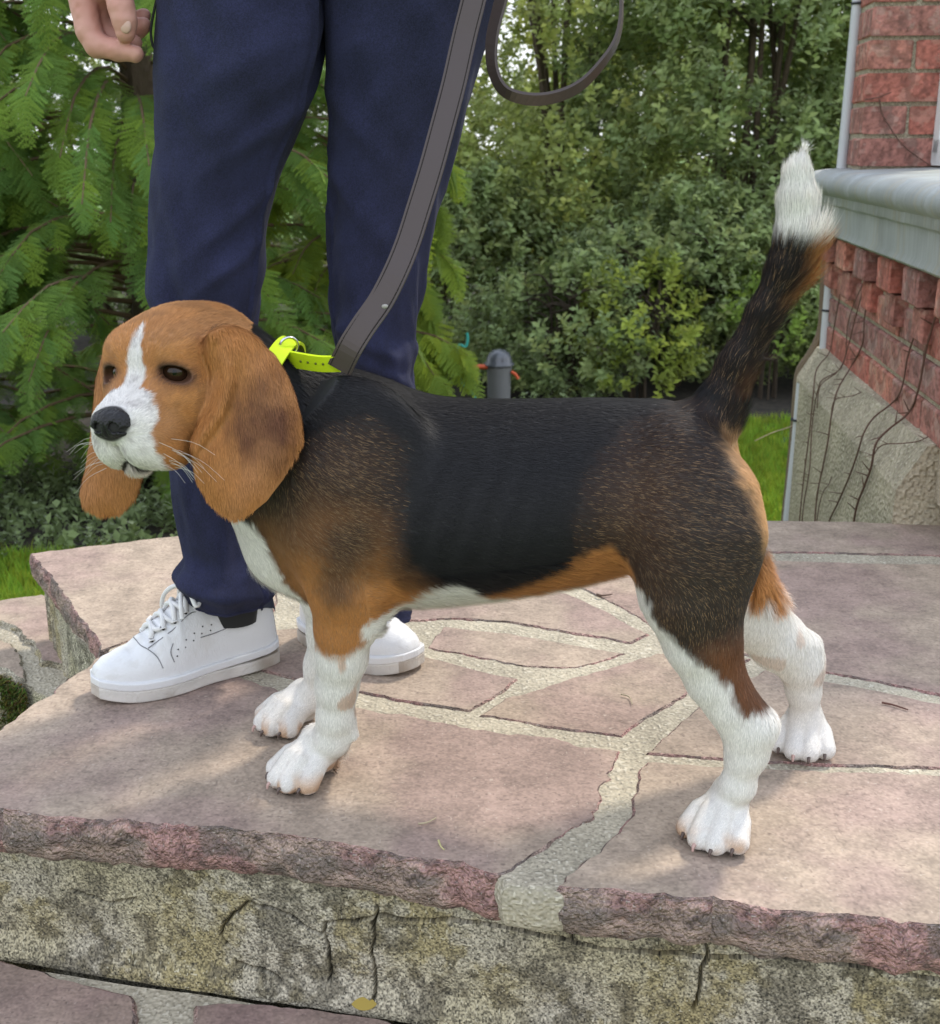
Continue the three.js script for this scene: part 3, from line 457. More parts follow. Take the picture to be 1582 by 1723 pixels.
function shrub(name, x, D, h, rx, rz, n, seed, label, cat, mat, opt = {}) {
  const R = rng(seed), o = thing(name, label, cat, V(x, LAWN, -D), opt.group), y0 = opt.y0 ?? 0.15, sc0 = opt.s ?? 1, tone = opt.tone || [1, 1, 1], lists = [[], [], []], cols = [[], [], []];
  const gs = [], ns = opt.stems ?? 7; for (let i = 0; i < ns; i++) { const a = R() * 6.28, r = 0.75 * R(), p1 = V(Math.cos(a) * rx * 0.15, h * 0.3, Math.sin(a) * rz * 0.15), p2 = V(Math.cos(a) * rx * r * 0.7, h * (0.55 + 0.1 * R()), Math.sin(a) * rz * r * 0.7), p3 = V(Math.cos(a + 0.4) * rx * r, h * (0.75 + 0.22 * R()), Math.sin(a + 0.4) * rz * r); gs.push(taperTube([V(Math.cos(a) * 0.04, -0.03, Math.sin(a) * 0.04), p1, p2, p3], (opt.r ?? 0.028), 0.004, 12, 5)); for (let k = 0; k < 5; k++) { const q = p1.clone().lerp(p3, 0.2 + 0.7 * R()), e = q.clone().add(V((R() - 0.5) * rx * 0.8, (R() - 0.2) * 0.5 * h * 0.3, (R() - 0.5) * rz * 0.8)); gs.push(taperTube([q, q.clone().lerp(e, 0.5).add(V(0, 0.03, 0)), e], 0.007, 0.002, 5, 4)); } }
  mesh('trunk', mergeGeometries(gs), barkM, o);
  const off = seed * 3.1; let c = 0, guard = 0;
  while (c < n && guard++ < n * 20) {
    const a = R() * 6.283, rr = Math.pow(R(), 0.36), t = R(), prof = Math.pow(Math.sin(Math.PI * clamp(0.10 + 0.86 * t)), 0.6) * (1 - 0.25 * t), p = V(Math.cos(a) * rx * rr * prof, y0 + t * (h - y0), Math.sin(a) * rz * rr * prof);
    const cl = fbm(p.x * 2.6 + off, p.y * 2.6, p.z * 2.6, 3) + (opt.fill ?? 0.08); if (cl < -0.02) continue; p.addScaledVector(V(p.x, 0, p.z).normalize(), 0.16 * cl);
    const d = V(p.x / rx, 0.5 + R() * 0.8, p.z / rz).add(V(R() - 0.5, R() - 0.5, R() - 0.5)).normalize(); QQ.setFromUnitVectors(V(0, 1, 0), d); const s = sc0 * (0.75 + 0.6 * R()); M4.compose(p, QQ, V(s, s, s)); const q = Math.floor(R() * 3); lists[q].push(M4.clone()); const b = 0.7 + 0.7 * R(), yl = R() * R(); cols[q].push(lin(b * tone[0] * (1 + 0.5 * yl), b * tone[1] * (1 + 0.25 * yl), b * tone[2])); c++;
  }
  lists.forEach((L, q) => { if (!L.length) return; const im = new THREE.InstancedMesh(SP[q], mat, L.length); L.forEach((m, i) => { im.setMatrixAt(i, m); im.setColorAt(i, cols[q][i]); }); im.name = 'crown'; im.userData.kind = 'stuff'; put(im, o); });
  return o;
}
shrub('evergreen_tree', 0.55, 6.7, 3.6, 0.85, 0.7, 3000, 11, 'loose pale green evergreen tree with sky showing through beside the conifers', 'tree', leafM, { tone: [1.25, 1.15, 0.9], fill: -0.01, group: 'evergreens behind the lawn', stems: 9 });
shrub('evergreen_tree', 1.45, 6.5, 3.8, 1.0, 0.8, 6800, 12, 'dense dark holly-like evergreen tree behind the raised tail', 'tree', leafM, { fill: 0.05, group: 'evergreens behind the lawn', stems: 9 });
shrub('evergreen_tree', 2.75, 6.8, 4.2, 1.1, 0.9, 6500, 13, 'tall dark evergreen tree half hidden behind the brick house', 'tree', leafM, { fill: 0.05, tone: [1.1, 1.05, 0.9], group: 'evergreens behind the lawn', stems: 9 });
shrub('evergreen_tree', -0.2, 8.2, 2.9, 1.5, 0.9, 3000, 14, 'distant evergreen tree with haze painted into its leaf tone, glimpsed behind the leash loop', 'tree', leafM, { fill: 0.02, tone: [1.2, 1.12, 0.9], group: 'evergreens behind the lawn', stems: 8 });  // the lighter leaf tone paints in bright distance haze
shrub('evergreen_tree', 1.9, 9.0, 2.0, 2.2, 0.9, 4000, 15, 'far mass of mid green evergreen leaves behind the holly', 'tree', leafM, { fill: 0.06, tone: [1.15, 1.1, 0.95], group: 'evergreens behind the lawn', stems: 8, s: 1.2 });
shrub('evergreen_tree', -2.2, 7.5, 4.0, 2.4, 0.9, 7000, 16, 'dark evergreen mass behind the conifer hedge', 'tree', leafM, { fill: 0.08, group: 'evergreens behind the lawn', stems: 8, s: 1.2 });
shrub('lime_shrub', 0.78, 5.45, 0.62, 0.24, 0.20, 190, 21, 'small bright yellow green shrub in front of the dark evergreens', 'shrub', limeM, { y0: 0.05, s: 0.85, stems: 12, r: 0.006, fill: 0.15 });
shrub('lime_shrub', 1.42, 5.6, 0.55, 0.24, 0.2, 140, 22, 'thin bright green shrub low beside the tail', 'shrub', limeM, { y0: 0.05, s: 0.8, stems: 8, r: 0.006, fill: 0.15, tone: [0.8, 0.95, 0.9] });
shrub('low_evergreen', 0.45, 5.6, 0.62, 0.5, 0.4, 900, 23, 'low dark evergreen bush just right of the garden bin', 'shrub', leafM, { y0: 0.03, s: 0.8, stems: 9, r: 0.008, fill: 0.1 });
shrub('low_evergreen', 1.0, 5.9, 0.9, 0.8, 0.4, 1700, 24, 'low dark evergreen bush below the holly tree at the lawn edge', 'shrub', leafM, { y0: 0.03, s: 0.9, stems: 9, r: 0.008, fill: 0.12 });
shrub('low_evergreen', 1.9, 5.9, 0.9, 0.6, 0.4, 1200, 25, 'low dark evergreen bush beside the house corner', 'shrub', leafM, { y0: 0.03, s: 0.9, stems: 9, r: 0.008, fill: 0.12 });
shrub('low_evergreen', 0.0, 6.2, 1.0, 0.6, 0.4, 1400, 26, 'shaded dark evergreen bush behind the garden bin', 'shrub', leafM, { y0: 0.03, s: 0.9, stems: 9, r: 0.008, fill: 0.1 });
// ivy on the shaded earth under the conifers
{
  const R = rng(61), n = 1500, im = new THREE.InstancedMesh(SP[1], leafM, n); for (let i = 0; i < n; i++) { const x = -2.6 + R() * 3.2, D = 3.2 + R() * 1.1 + Math.max(0, x + 0.5) * 1.2; QQ.setFromEuler(new THREE.Euler((R() - 0.5) * 1.6, R() * 6.3, (R() - 0.5) * 1.6)); const s = 0.5 + 0.6 * R(); M4.compose(V(x, LAWN + 0.01, -D), QQ, V(s, s, s)); im.setMatrixAt(i, M4); const b = 0.6 + 0.5 * R(); im.setColorAt(i, lin(b, b, b)); }
  im.name = 'ivy'; im.userData = { label: 'dark ivy covering the earth under the conifers', category: 'ivy', kind: 'stuff' }; put(im);
}
// grass
{
  const R = rng(71), pos = [], idx = []; for (let i = 0; i < 9; i++) { const a = R() * 6.28, b = R() * 6.28, x = (R() - 0.5) * 0.03, z = (R() - 0.5) * 0.03, h = 0.02 + 0.03 * R(), w = 0.0016, k = pos.length / 3, ux = Math.cos(b) * w, uz = Math.sin(b) * w, lx = Math.cos(a) * h * 0.35, lz = Math.sin(a) * h * 0.35; pos.push(x - ux, 0, z - uz, x + ux, 0, z + uz, x + lx * 0.4 - ux * 0.7, h * 0.6, z + lz * 0.4 - uz * 0.7, x + lx * 0.4 + ux * 0.7, h * 0.6, z + lz * 0.4 + uz * 0.7, x + lx, h, z + lz); idx.push(k, k + 1, k + 2, k + 1, k + 3, k + 2, k + 2, k + 3, k + 4); }
  const g = geoOf(pos, idx), pts = []; const A = (n, x0, x1, d0, d1) => { for (let i = 0; i < n; i++) pts.push([mix(x0, x1, R()), mix(d0, d1, R())]); };
  A(5500, -1.9, -0.62, 2.0, 3.3); A(9000, 0.2, 1.25, 2.3, 5.05); A(2500, 1.25, 2.2, 3.4, 5.1);
  const im = new THREE.InstancedMesh(g, phys({ color: lin(0.25, 0.38, 0.04), roughness: 1, transmission: 0.35, thickness: 0, specularIntensity: 0.3 }), pts.length); pts.forEach(([x, d], i) => { QQ.setFromAxisAngle(V(0, 1, 0), R() * 6.28); const s = 0.8 + 0.6 * R(); M4.compose(V(x, LAWN, -d), QQ, V(s, s, s)); im.setMatrixAt(i, M4); const b = 0.75 + 0.5 * R(), y = R(); im.setColorAt(i, lin(b * (0.8 + 0.5 * y), b, b * 0.9)); });
  im.name = 'grass'; im.userData = { label: 'short bright green lawn grass', category: 'grass', kind: 'stuff' }; put(im);
}
// ---------- the dog ----------
const DA = V(0.9857, 0, 0.1684), DN = V(-0.1684, 0, 0.9857), DP0 = V(0, 0, -1.199);
const dp = (px, py, off) => onPlane(px, py, DP0.clone().addScaledVector(DN, off), DN);
const dog = thing('beagle_dog', 'tricolour beagle standing on the flagstones with a raised white tipped tail', 'dog', DP0);
const chain = (L) => { const o = []; for (let i = 0; i + 1 < L.length; i++) { const a = L[i], b = L[i + 1], p = Array.isArray(a[0]) ? V(...a[0]) : dp(a[0], a[1], a[2]), q = Array.isArray(b[0]) ? V(...b[0]) : dp(b[0], b[1], b[2]); o.push([p.x, p.y, p.z, q.x, q.y, q.z, a[a.length - 1], b[b.length - 1]]); } return o; };
const chainD = (C, x, y, z, k) => { let d = 1e9; for (const c of C) { const e = cone(x, y, z, c); d = d > 1e8 ? e : smin(d, e, k); } return d; };
// torso sections: photograph x, y of the top line, y of the underline, half width
const TS = [[485, 720, 905, 0.052], [512, 668, 945, 0.068], [550, 641, 985, 0.083], [610, 640, 1010, 0.097], [690, 660, 1018, 0.104], [780, 671, 1012, 0.108], [880, 672, 1000, 0.105], [980, 670, 984, 0.098], [1055, 671, 965, 0.092], [1120, 675, 945, 0.090], [1178, 700, 925, 0.076], [1212, 765, 905, 0.05]].map(([x, t, b, w]) => { const p = dp(x, t, -0.005), q = dp(x, b, 0.015); return [(p.clone().sub(DP0).dot(DA) + q.clone().sub(DP0).dot(DA)) / 2, p.y, q.y, w]; });
function torsoSec(u) {
  const n = TS.length; if (u <= TS[0][0]) return TS[0]; if (u >= TS[n - 1][0]) return TS[n - 1];
  let i = 0; while (u > TS[i + 1][0]) i++;
  const a = TS[Math.max(0, i - 1)], b = TS[i], c = TS[i + 1], d = TS[Math.min(n - 1, i + 2)], t = (u - b[0]) / (c[0] - b[0]);
  const o = [u]; for (let k = 1; k < 4; k++) { const m0 = (c[k] - a[k]) / (c[0] - a[0]) * (c[0] - b[0]), m1 = (d[k] - b[k]) / (d[0] - b[0]) * (c[0] - b[0]), t2 = t * t, t3 = t2 * t; o.push((2 * t3 - 3 * t2 + 1) * b[k] + (t3 - 2 * t2 + t) * m0 + (-2 * t3 + 3 * t2) * c[k] + (t3 - t2) * m1); }
  return o;
}
function torsoD(x, y, z) {
  const u = (x - DP0.x) * DA.x + (z - DP0.z) * DA.z, w = (x - DP0.x) * DN.x + (z - DP0.z) * DN.z, s = torsoSec(u), c = (s[1] + s[2]) / 2, a = (s[1] - s[2]) / 2, b = s[3];
  const v = y - c, vv = v / a, ax = u < TS[0][0] ? (u - TS[0][0]) / 0.035 : u > TS[TS.length - 1][0] ? (u - TS[TS.length - 1][0]) / 0.035 : 0;
  // egg section: widest below the middle at the ribs
  const bb = b * (1 - 0.12 * vv - 0.05 * vv * vv), k0 = Math.hypot(vv, w / bb, ax), k1 = Math.hypot(vv / a, w / (bb * bb), ax / 0.045); const rib = u > -0.08 && u < 0.10 ? 0.0004 * Math.sin((u - 0.35 * v) * 210) * sstep(-0.08, -0.04, u) * sstep(0.10, 0.05, u) * sstep(0.9, 0.3, Math.abs(vv)) : 0; return (k1 < 1e-6 ? -b : k0 * (k0 - 1) / k1) + rib;
}
const ground = (px, py) => { const p = onY(px, py, 0); return p; };
const PAWS = { nf: [526, 1307, [-0.66, 0.75], 1.0], ff: [500, 1218, [-0.74, 0.67], 1.0], nh: [1216, 1402, [-0.55, 0.83], 1.0], fh: [1350, 1254, [-0.30, 0.95], 0.98] };
const paws = {};
for (const k in PAWS) {
  const [x, y, d, sc] = PAWS[k], c = ground(x, y), f = V(d[0], 0, d[1]).normalize(), l = V(f.z, 0, -f.x), C = [], claws = [];
  for (const i of [-1.5, -0.5, 0.5, 1.5]) {
    const out = Math.abs(i) > 1 ? 1 : 0, kn = c.clone().addScaledVector(f, (0.020 - out * 0.008) * sc).addScaledVector(l, i * 0.0138 * sc).setY(0.031 - out * 0.005), tp = c.clone().addScaledVector(f, (0.042 - out * 0.013) * sc).addScaledVector(l, i * 0.0176 * sc).setY(0.0135);
    C.push([kn.x, kn.y, kn.z, tp.x, tp.y, tp.z, 0.0125 * sc, 0.0125 * sc]); claws.push([tp.clone().addScaledVector(f, 0.010 * sc).setY(0.012), f]);
    const back = c.clone().addScaledVector(f, -0.01).setY(0.030); C.push([back.x, back.y, back.z, kn.x, kn.y, kn.z, 0.016 * sc, 0.0125 * sc]);
  }
  const a = c.clone().addScaledVector(f, -0.014).setY(0.016); const b = c.clone().addScaledVector(f, 0.008).setY(0.0145); const pad = [[a.x, a.y, a.z, b.x, b.y, b.z, 0.014, 0.0135]];
  paws[k] = { c, f, l, C, pad, claws };
}
const top = (k, dx, h) => { const p = paws[k].c.clone().addScaledVector(paws[k].f, dx); return [p.x, h, p.z]; };
const LEG = {
  nf: chain([[575, 800, 0.052, 0.058], [560, 900, 0.060, 0.054], [582, 985, 0.062, 0.044], [578, 1055, 0.058, 0.0335], [575, 1105, 0.055, 0.0305], [567, 1155, 0.050, 0.0260], [564, 1205, 0.046, 0.0230], [556, 1245, 0.042, 0.0215], [top('nf', -0.010, 0.040), 0.0225], [top('nf', 0.004, 0.026), 0.02]]),
  ff: chain([[560, 820, -0.052, 0.055], [545, 930, -0.060, 0.05], [560, 1000, -0.064, 0.04], [556, 1060, -0.068, 0.030], [545, 1120, -0.072, 0.026], [532, 1170, -0.078, 0.0225], [top('ff', -0.012, 0.036), 0.022], [top('ff', 0.004, 0.026), 0.02]]),
  nh: chain([[1148, 785, 0.045, 0.052], [1168, 845, 0.058, 0.064], [1172, 900, 0.068, 0.068], [1168, 950, 0.075, 0.062], [1166, 1000, 0.080, 0.0535], [1182, 1075, 0.082, 0.0415], [1204, 1140, 0.083, 0.0325], [1232, 1185, 0.084, 0.0285], [1253, 1228, 0.084, 0.0255], [1252, 1275, 0.084, 0.0215], [1243, 1320, 0.083, 0.0195], [top('nh', -0.010, 0.045), 0.0185], [top('nh', 0.004, 0.030), 0.0205]]),
  fh: chain([[1150, 800, -0.045, 0.055], [1175, 880, -0.060, 0.062], [1212, 960, -0.072, 0.052], [1262, 1030, -0.085, 0.042], [1310, 1080, -0.100, 0.036], [1344, 1115, -0.108, 0.0285], [1352, 1160, -0.116, 0.0225], [1355, 1205, -0.122, 0.0205], [top('fh', -0.010, 0.04), 0.02], [top('fh', 0.004, 0.027), 0.019]]),
};
const heel = chain([[1262, 1205, 0.084, 0.016], [1278, 1220, 0.084, 0.017], [1268, 1262, 0.084, 0.015]]), pad = chain([[580, 1205, 0.046, 0.010], [595, 1236, 0.043, 0.0065]]), dew = null, heelF = chain([[1362, 1085, -0.106, 0.014], [1362, 1130, -0.112, 0.014]]);
const past = { nf: [[568, 1240, 0.040], 'nf'], ff: [[540, 1160, -0.075], 'ff'], nh: [[1238, 1325, 0.083], 'nh'], fh: [[1356, 1212, -0.122], 'fh'] }; for (const k in past) { const p = dp(...past[k][0]), q = paws[k].c.clone().addScaledVector(paws[k].f, k[1] === 'h' ? -0.004 : -0.016).setY(k[1] === 'h' ? 0.028 : 0.022); past[k] = [p.x, p.y, p.z, q.x, q.y, q.z, 0.014, 0.0172]; }
const elbow = chain([[628, 985, 0.062, 0.024], [615, 1040, 0.058, 0.020]]);
const scap = dp(590, 790, 0.062), scapR = [0.085, 0.095, 0.040];
const TAIL = chain([[1180, 745, 0.0, 0.040], [1208, 690, 0.0, 0.030], [1240, 615, 0.002, 0.0225], [1285, 530, 0.004, 0.0200], [1325, 455, 0.006, 0.0235], [1342, 400, 0.008, 0.0245], [1343, 345, 0.008, 0.0220], [1342, 300, 0.008, 0.0165], [1350, 266, 0.008, 0.0095]]);
const NECK = chain([[560, 785, 0.0, 0.092], [492, 742, 0.008, 0.077], [438, 696, 0.024, 0.066], [375, 645, 0.045, 0.060]]);
const CHEST = chain([[478, 770, 0.012, 0.055], [474, 850, 0.008, 0.043], [494, 912, 0.004, 0.047], [545, 948, 0.0, 0.045]]);
const neckCut = { p: dp(462, 700, 0.016), d: dp(375, 625, 0.045).sub(dp(490, 720, 0.008)).normalize() };
function coreSDF(x, y, z) { let d = torsoD(x, y, z); d = smin(d, chainD(NECK, x, y, z, 0.03), 0.05); return smin(d, chainD(CHEST, x, y, z, 0.03), 0.04); }
function bodySDF(x, y, z) {
  let d = coreSDF(x, y, z);
  for (const k in LEG) {
    let l = chainD(LEG[k], x, y, z, 0.014) + 0.0050;
    if (k === 'nf') { l = smin(l, cone(x, y, z, elbow[0]), 0.02); l = smin(l, chainD(pad, x, y, z, 0.008), 0.008); const q = x - scap.x, w = y - scap.y, r = z - scap.z; l = smin(l, ell(q * DA.x + r * DA.z, w, q * DN.x + r * DN.z, ...scapR), 0.03); }
    if (k === 'nh') l = smin(l, chainD(heel, x, y, z, 0.012), 0.014);
    if (k === 'fh') l = smin(l, chainD(heelF, x, y, z, 0.012), 0.014);
    if (past[k]) l = smin(l, cone(x, y, z, past[k]), 0.012);
    if (y < 0.09) { let t = 1e9; const C = paws[k].C; for (let i = 0; i < C.length; i++) t = Math.min(t, cone(x, y, z, C[i])); t = smin(t, cone(x, y, z, paws[k].pad[0]), 0.006); l = smin(l, t, 0.010); }
    d = smin(d, l, k === 'nf' ? 0.018 : k === 'nh' ? 0.024 : 0.02);
  }
  d = smin(d, chainD(TAIL, x, y, z, 0.012) + 0.0052, 0.022);
  if (cutD(x, y, z) > -0.09 && x < 0.05) { const qx = x - HS.x, qy = y - HS.y, qz = z - HS.z; d = smin(d, faceD(qx * HF.x + qy * HF.y + qz * HF.z, qx * HL.x + qy * HL.y + qz * HL.z, qx * HU.x + qy * HU.y + qz * HU.z), 0.028); }
  return d;
}
const cutD = (x, y, z) => (x - neckCut.p.x) * neckCut.d.x + (y - neckCut.p.y) * neckCut.d.y + (z - neckCut.p.z) * neckCut.d.z;
// head frame
const HSC = 1.03, HS = atD(308, 602, 1.175), HFyaw = -20.5 * Math.PI / 180, HF = V(Math.sin(HFyaw), 0, Math.cos(HFyaw)), HL = V(Math.cos(HFyaw), 0, -Math.sin(HFyaw)), HU = V(0, 1, 0);
HL.applyAxisAngle(HF, 0.07); HU.applyAxisAngle(HF, 0.07);
const HFw = HF.clone().multiplyScalar(HSC), HLw = HL.clone().multiplyScalar(HSC), HUw = HU.clone().multiplyScalar(HSC); for (const v of [HF, HL, HU]) v.divideScalar(HSC);   // HF, HL, HU read a point's head coordinates, HFw.. place one
const hw = (f, l, u) => HS.clone().addScaledVector(HFw, f).addScaledVector(HLw, l).addScaledVector(HUw, u);
const EYE = [0.0535, 0.0270, -0.004], EYER = 0.0130;
const ed = V(0.86, 0.50, 0.04).normalize();
// ears: flat outlines in a plane, with a thickness and a bulge
const zoomPx = (L) => L.map(([x, y]) => [120 + x / 3.164, 480 + y / 3.164]);
const earOut = zoomPx([[742, 262], [752, 330], [760, 400], [757, 500], [735, 620], [695, 735], [652, 835], [655, 920], [682, 1040], [735, 1135], [800, 1198], [868, 1232], [940, 1212], [1030, 1142], [1118, 1025], [1185, 905], [1222, 830], [1212, 720], [1180, 600], [1135, 485], [1075, 385], [990, 310], [900, 268], [810, 245]]);
const earRidge = zoomPx([[760, 262], [815, 330], [845, 410], [848, 500], [820, 600], [770, 690], [700, 790], [655, 850]]);
const earGroove = zoomPx([[800, 300], [868, 400], [880, 500], [858, 600], [815, 700], [755, 790], [700, 860]]);
const EN = V(0.22, 0.13, 1).normalize(), EP = atD(400, 660, 1.108), EX = V(0, 1, 0).cross(EN).normalize(), EY = EN.clone().cross(EX);
const e2 = (p) => { const q = p.clone().sub(EP); return [q.dot(EX), q.dot(EY)]; };
const earP = earOut.map(([x, y]) => e2(onPlane(x, y, EP, EN))), earRd = earRidge.map(([x, y]) => e2(onPlane(x, y, EP, EN))), earGr = earGroove.map(([x, y]) => e2(onPlane(x, y, EP, EN)));
const farOut = [[178, 600], [168, 640], [163, 690], [158, 740], [150, 790], [141, 828], [144, 848], [167, 861], [200, 858], [224, 834], [233, 806], [246, 760], [252, 700], [235, 640], [205, 600]];
const GN = V(-0.10, 0.05, 1).normalize(), GP = atD(195, 720, 1.165), GX = V(0, 1, 0).cross(GN).normalize(), GY = GN.clone().cross(GX);
const farP = farOut.map(([x, y]) => { const q = onPlane(x, y, GP, GN).sub(GP); return [q.dot(GX), q.dot(GY)]; });
function earD(x, y, z) {
  const qx = x - EP.x, qy = y - EP.y, qz = z - EP.z, a = qx * EX.x + qy * EX.y + qz * EX.z, b = qx * EY.x + qy * EY.y + qz * EY.z, c0 = qx * EN.x + qy * EN.y + qz * EN.z;
  if (Math.abs(c0) > 0.06) return Math.abs(c0) - 0.04; const d2 = sdPoly(earP, a, b); if (d2 > 0.03) return d2;
  const rd = lineDist(earRd, a, b), ins = clamp(-d2 / 0.03), off = 0.011 * Math.exp(-rd * rd / 0.00010) + 0.009 * (1 - (1 - ins) * (1 - ins)) - 0.007 * Math.exp(-(lineDist(earGr, a, b) ** 2) / 0.00005) - 0.004 + 0.004 * vnoise(a * 28, b * 18, 3.3);
  const t = 0.0042, q = Math.abs(c0 - off) - t + 0.002; return (d2 > 0 && q > 0 ? Math.hypot(d2, q) : Math.max(d2, q)) - 0.003;
}
function farEarD(x, y, z) {
  const qx = x - GP.x, qy = y - GP.y, qz = z - GP.z, a = qx * GX.x + qy * GX.y + qz * GX.z, b = qx * GY.x + qy * GY.y + qz * GY.z, c0 = qx * GN.x + qy * GN.y + qz * GN.z;
  if (Math.abs(c0) > 0.06) return Math.abs(c0) - 0.04; const d2 = sdPoly(farP, a, b), ins = clamp(-d2 / 0.025), q = Math.abs(c0 - 0.006 * (1 - (1 - ins) * (1 - ins))) - 0.002; return (d2 > 0 && q > 0 ? Math.hypot(d2, q) : Math.max(d2, q)) - 0.003;
}
const earBase = e2c(385, 585, 1.125);
function e2c(px, py, D) { const p = atD(px, py, D); return [p.x, p.y, p.z]; }
const faceD = (f, l, u) => HSC * faceU(f, l, u);
function faceU(f, l0, u) {          // head in its own axes
  const l = Math.abs(l0);
  let d = ell(f + 0.004, l, u - 0.002, 0.080, 0.057, 0.0505);
  d = smin(d, ell(f + 0.024, l, u + 0.014, 0.055, 0.055, 0.050), 0.02);
  { const r = 0.024, wx = Math.abs(f - 0.016) - 0.044 + r, wl = l - 0.0500 + r, wu = Math.abs(u + 0.004) - 0.036 + r; d = smin(d, Math.hypot(Math.max(wx, 0), Math.max(wl, 0), Math.max(wu, 0)) + Math.min(Math.max(wx, wl, wu), 0) - r, 0.02); }
  d = smin(d, ell(f - 0.050, l - 0.023, u - 0.016, 0.019, 0.020, 0.014), 0.016);          // brow
  d += 0.004 * Math.exp(-(l * l) / 0.00009) * sstep(0.03, 0.06, f) * sstep(-0.02, 0.0, u);   // furrow between the brows
  d = smin(d, ell(f - 0.030, l - 0.030, u + 0.034, 0.046, 0.024, 0.036), 0.028);          // cheek
  // muzzle: a blunt box falling forward
  { const c = Math.cos(0.42), s = Math.sin(0.42), x = f - 0.084, y = u + 0.040, mx = x * c - y * s, my = x * s + y * c; const r = 0.020, wx = Math.abs(mx) - 0.038 + r, wy = Math.abs(my) - 0.0265 + r, wl = l - (0.031 - 0.04 * Math.max(0, mx) - 0.10 * Math.max(0, -mx - 0.01)) + r; const o = Math.hypot(Math.max(wx, 0), Math.max(wy, 0), Math.max(wl, 0)) + Math.min(Math.max(wx, wy, wl), 0) - r; d = smin(d, o, 0.014); }
  let fl = ell(f - 0.097, l - 0.014, u + 0.060, 0.025, 0.018, 0.024); fl = smin(fl, ell(f - 0.068, l - 0.024, u + 0.066, 0.038, 0.014, 0.026), 0.014); d = smin(d, fl, 0.012);        // upper lips
  const groove = Math.exp(-(l * l) / 0.000012) * sstep(0.098, 0.112, f) * sstep(-0.055, -0.062, u) * 0.004; d += groove;
  let jaw = cone(f, l, u, [0.0, 0.0, -0.060, 0.092, 0.0, -0.081, 0.026, 0.0135]); d = smin(d, jaw, 0.005);
  // eye
  const ex = f - EYE[0], el = l - EYE[1], eu = u - EYE[2]; d = smin(d, Math.hypot(ex, el, eu) - EYER - 0.0022, 0.010);
  { const q = ex * ed.x + el * ed.y + eu * ed.z, h = ex * -ed.y + el * ed.x; const al = ell(h - 0.0005, eu + 0.0006 + 0.22 * h, q - 0.014, 0.0132, 0.0072, 0.0115); d = smax(d, -al, 0.0022); }
  // nose seat
  d = smin(d, ell(f - 0.117, l, u + 0.041, 0.013, 0.018, 0.014), 0.008);
  return d;
}
const HEADB = atD(345, 640, 1.19);
function headSDF(x, y, z) {
  const qx = x - HS.x, qy = y - HS.y, qz = z - HS.z; const f = qx * HF.x + qy * HF.y + qz * HF.z, l = qx * HL.x + qy * HL.y + qz * HL.z, u = qx * HU.x + qy * HU.y + qz * HU.z;
  let d = faceD(f, l, u);
  d = smin(d, coreSDF(x, y, z), 0.028) + 0.0006; d = Math.max(d, -cutD(x, y, z) - 0.006);
  let e = earD(x, y, z); e = smin(e, ell(x - earBase[0], y - earBase[1], z - earBase[2], 0.026, 0.020, 0.022), 0.012); d = smin(d, e, 0.005);
  d = smin(d, farEarD(x, y, z), 0.005);
  return d;
}
const bodySDFc = (x, y, z) => Math.max(bodySDF(x, y, z), cutD(x, y, z) - 0.006);
console.log('dog nets');
const netB = surfaceNets(bodySDFc, [-0.36, -0.012, -1.42], [0.52, 0.76, -0.96], 0.0036);
const netH = surfaceNets(headSDF, [HS.x - 0.17, HS.y - 0.22, HS.z - 0.14], [HS.x + 0.20, HS.y + 0.10, HS.z + 0.17], 0.0021);
console.log('nets', netB.pos.length / 3, netH.pos.length / 3);

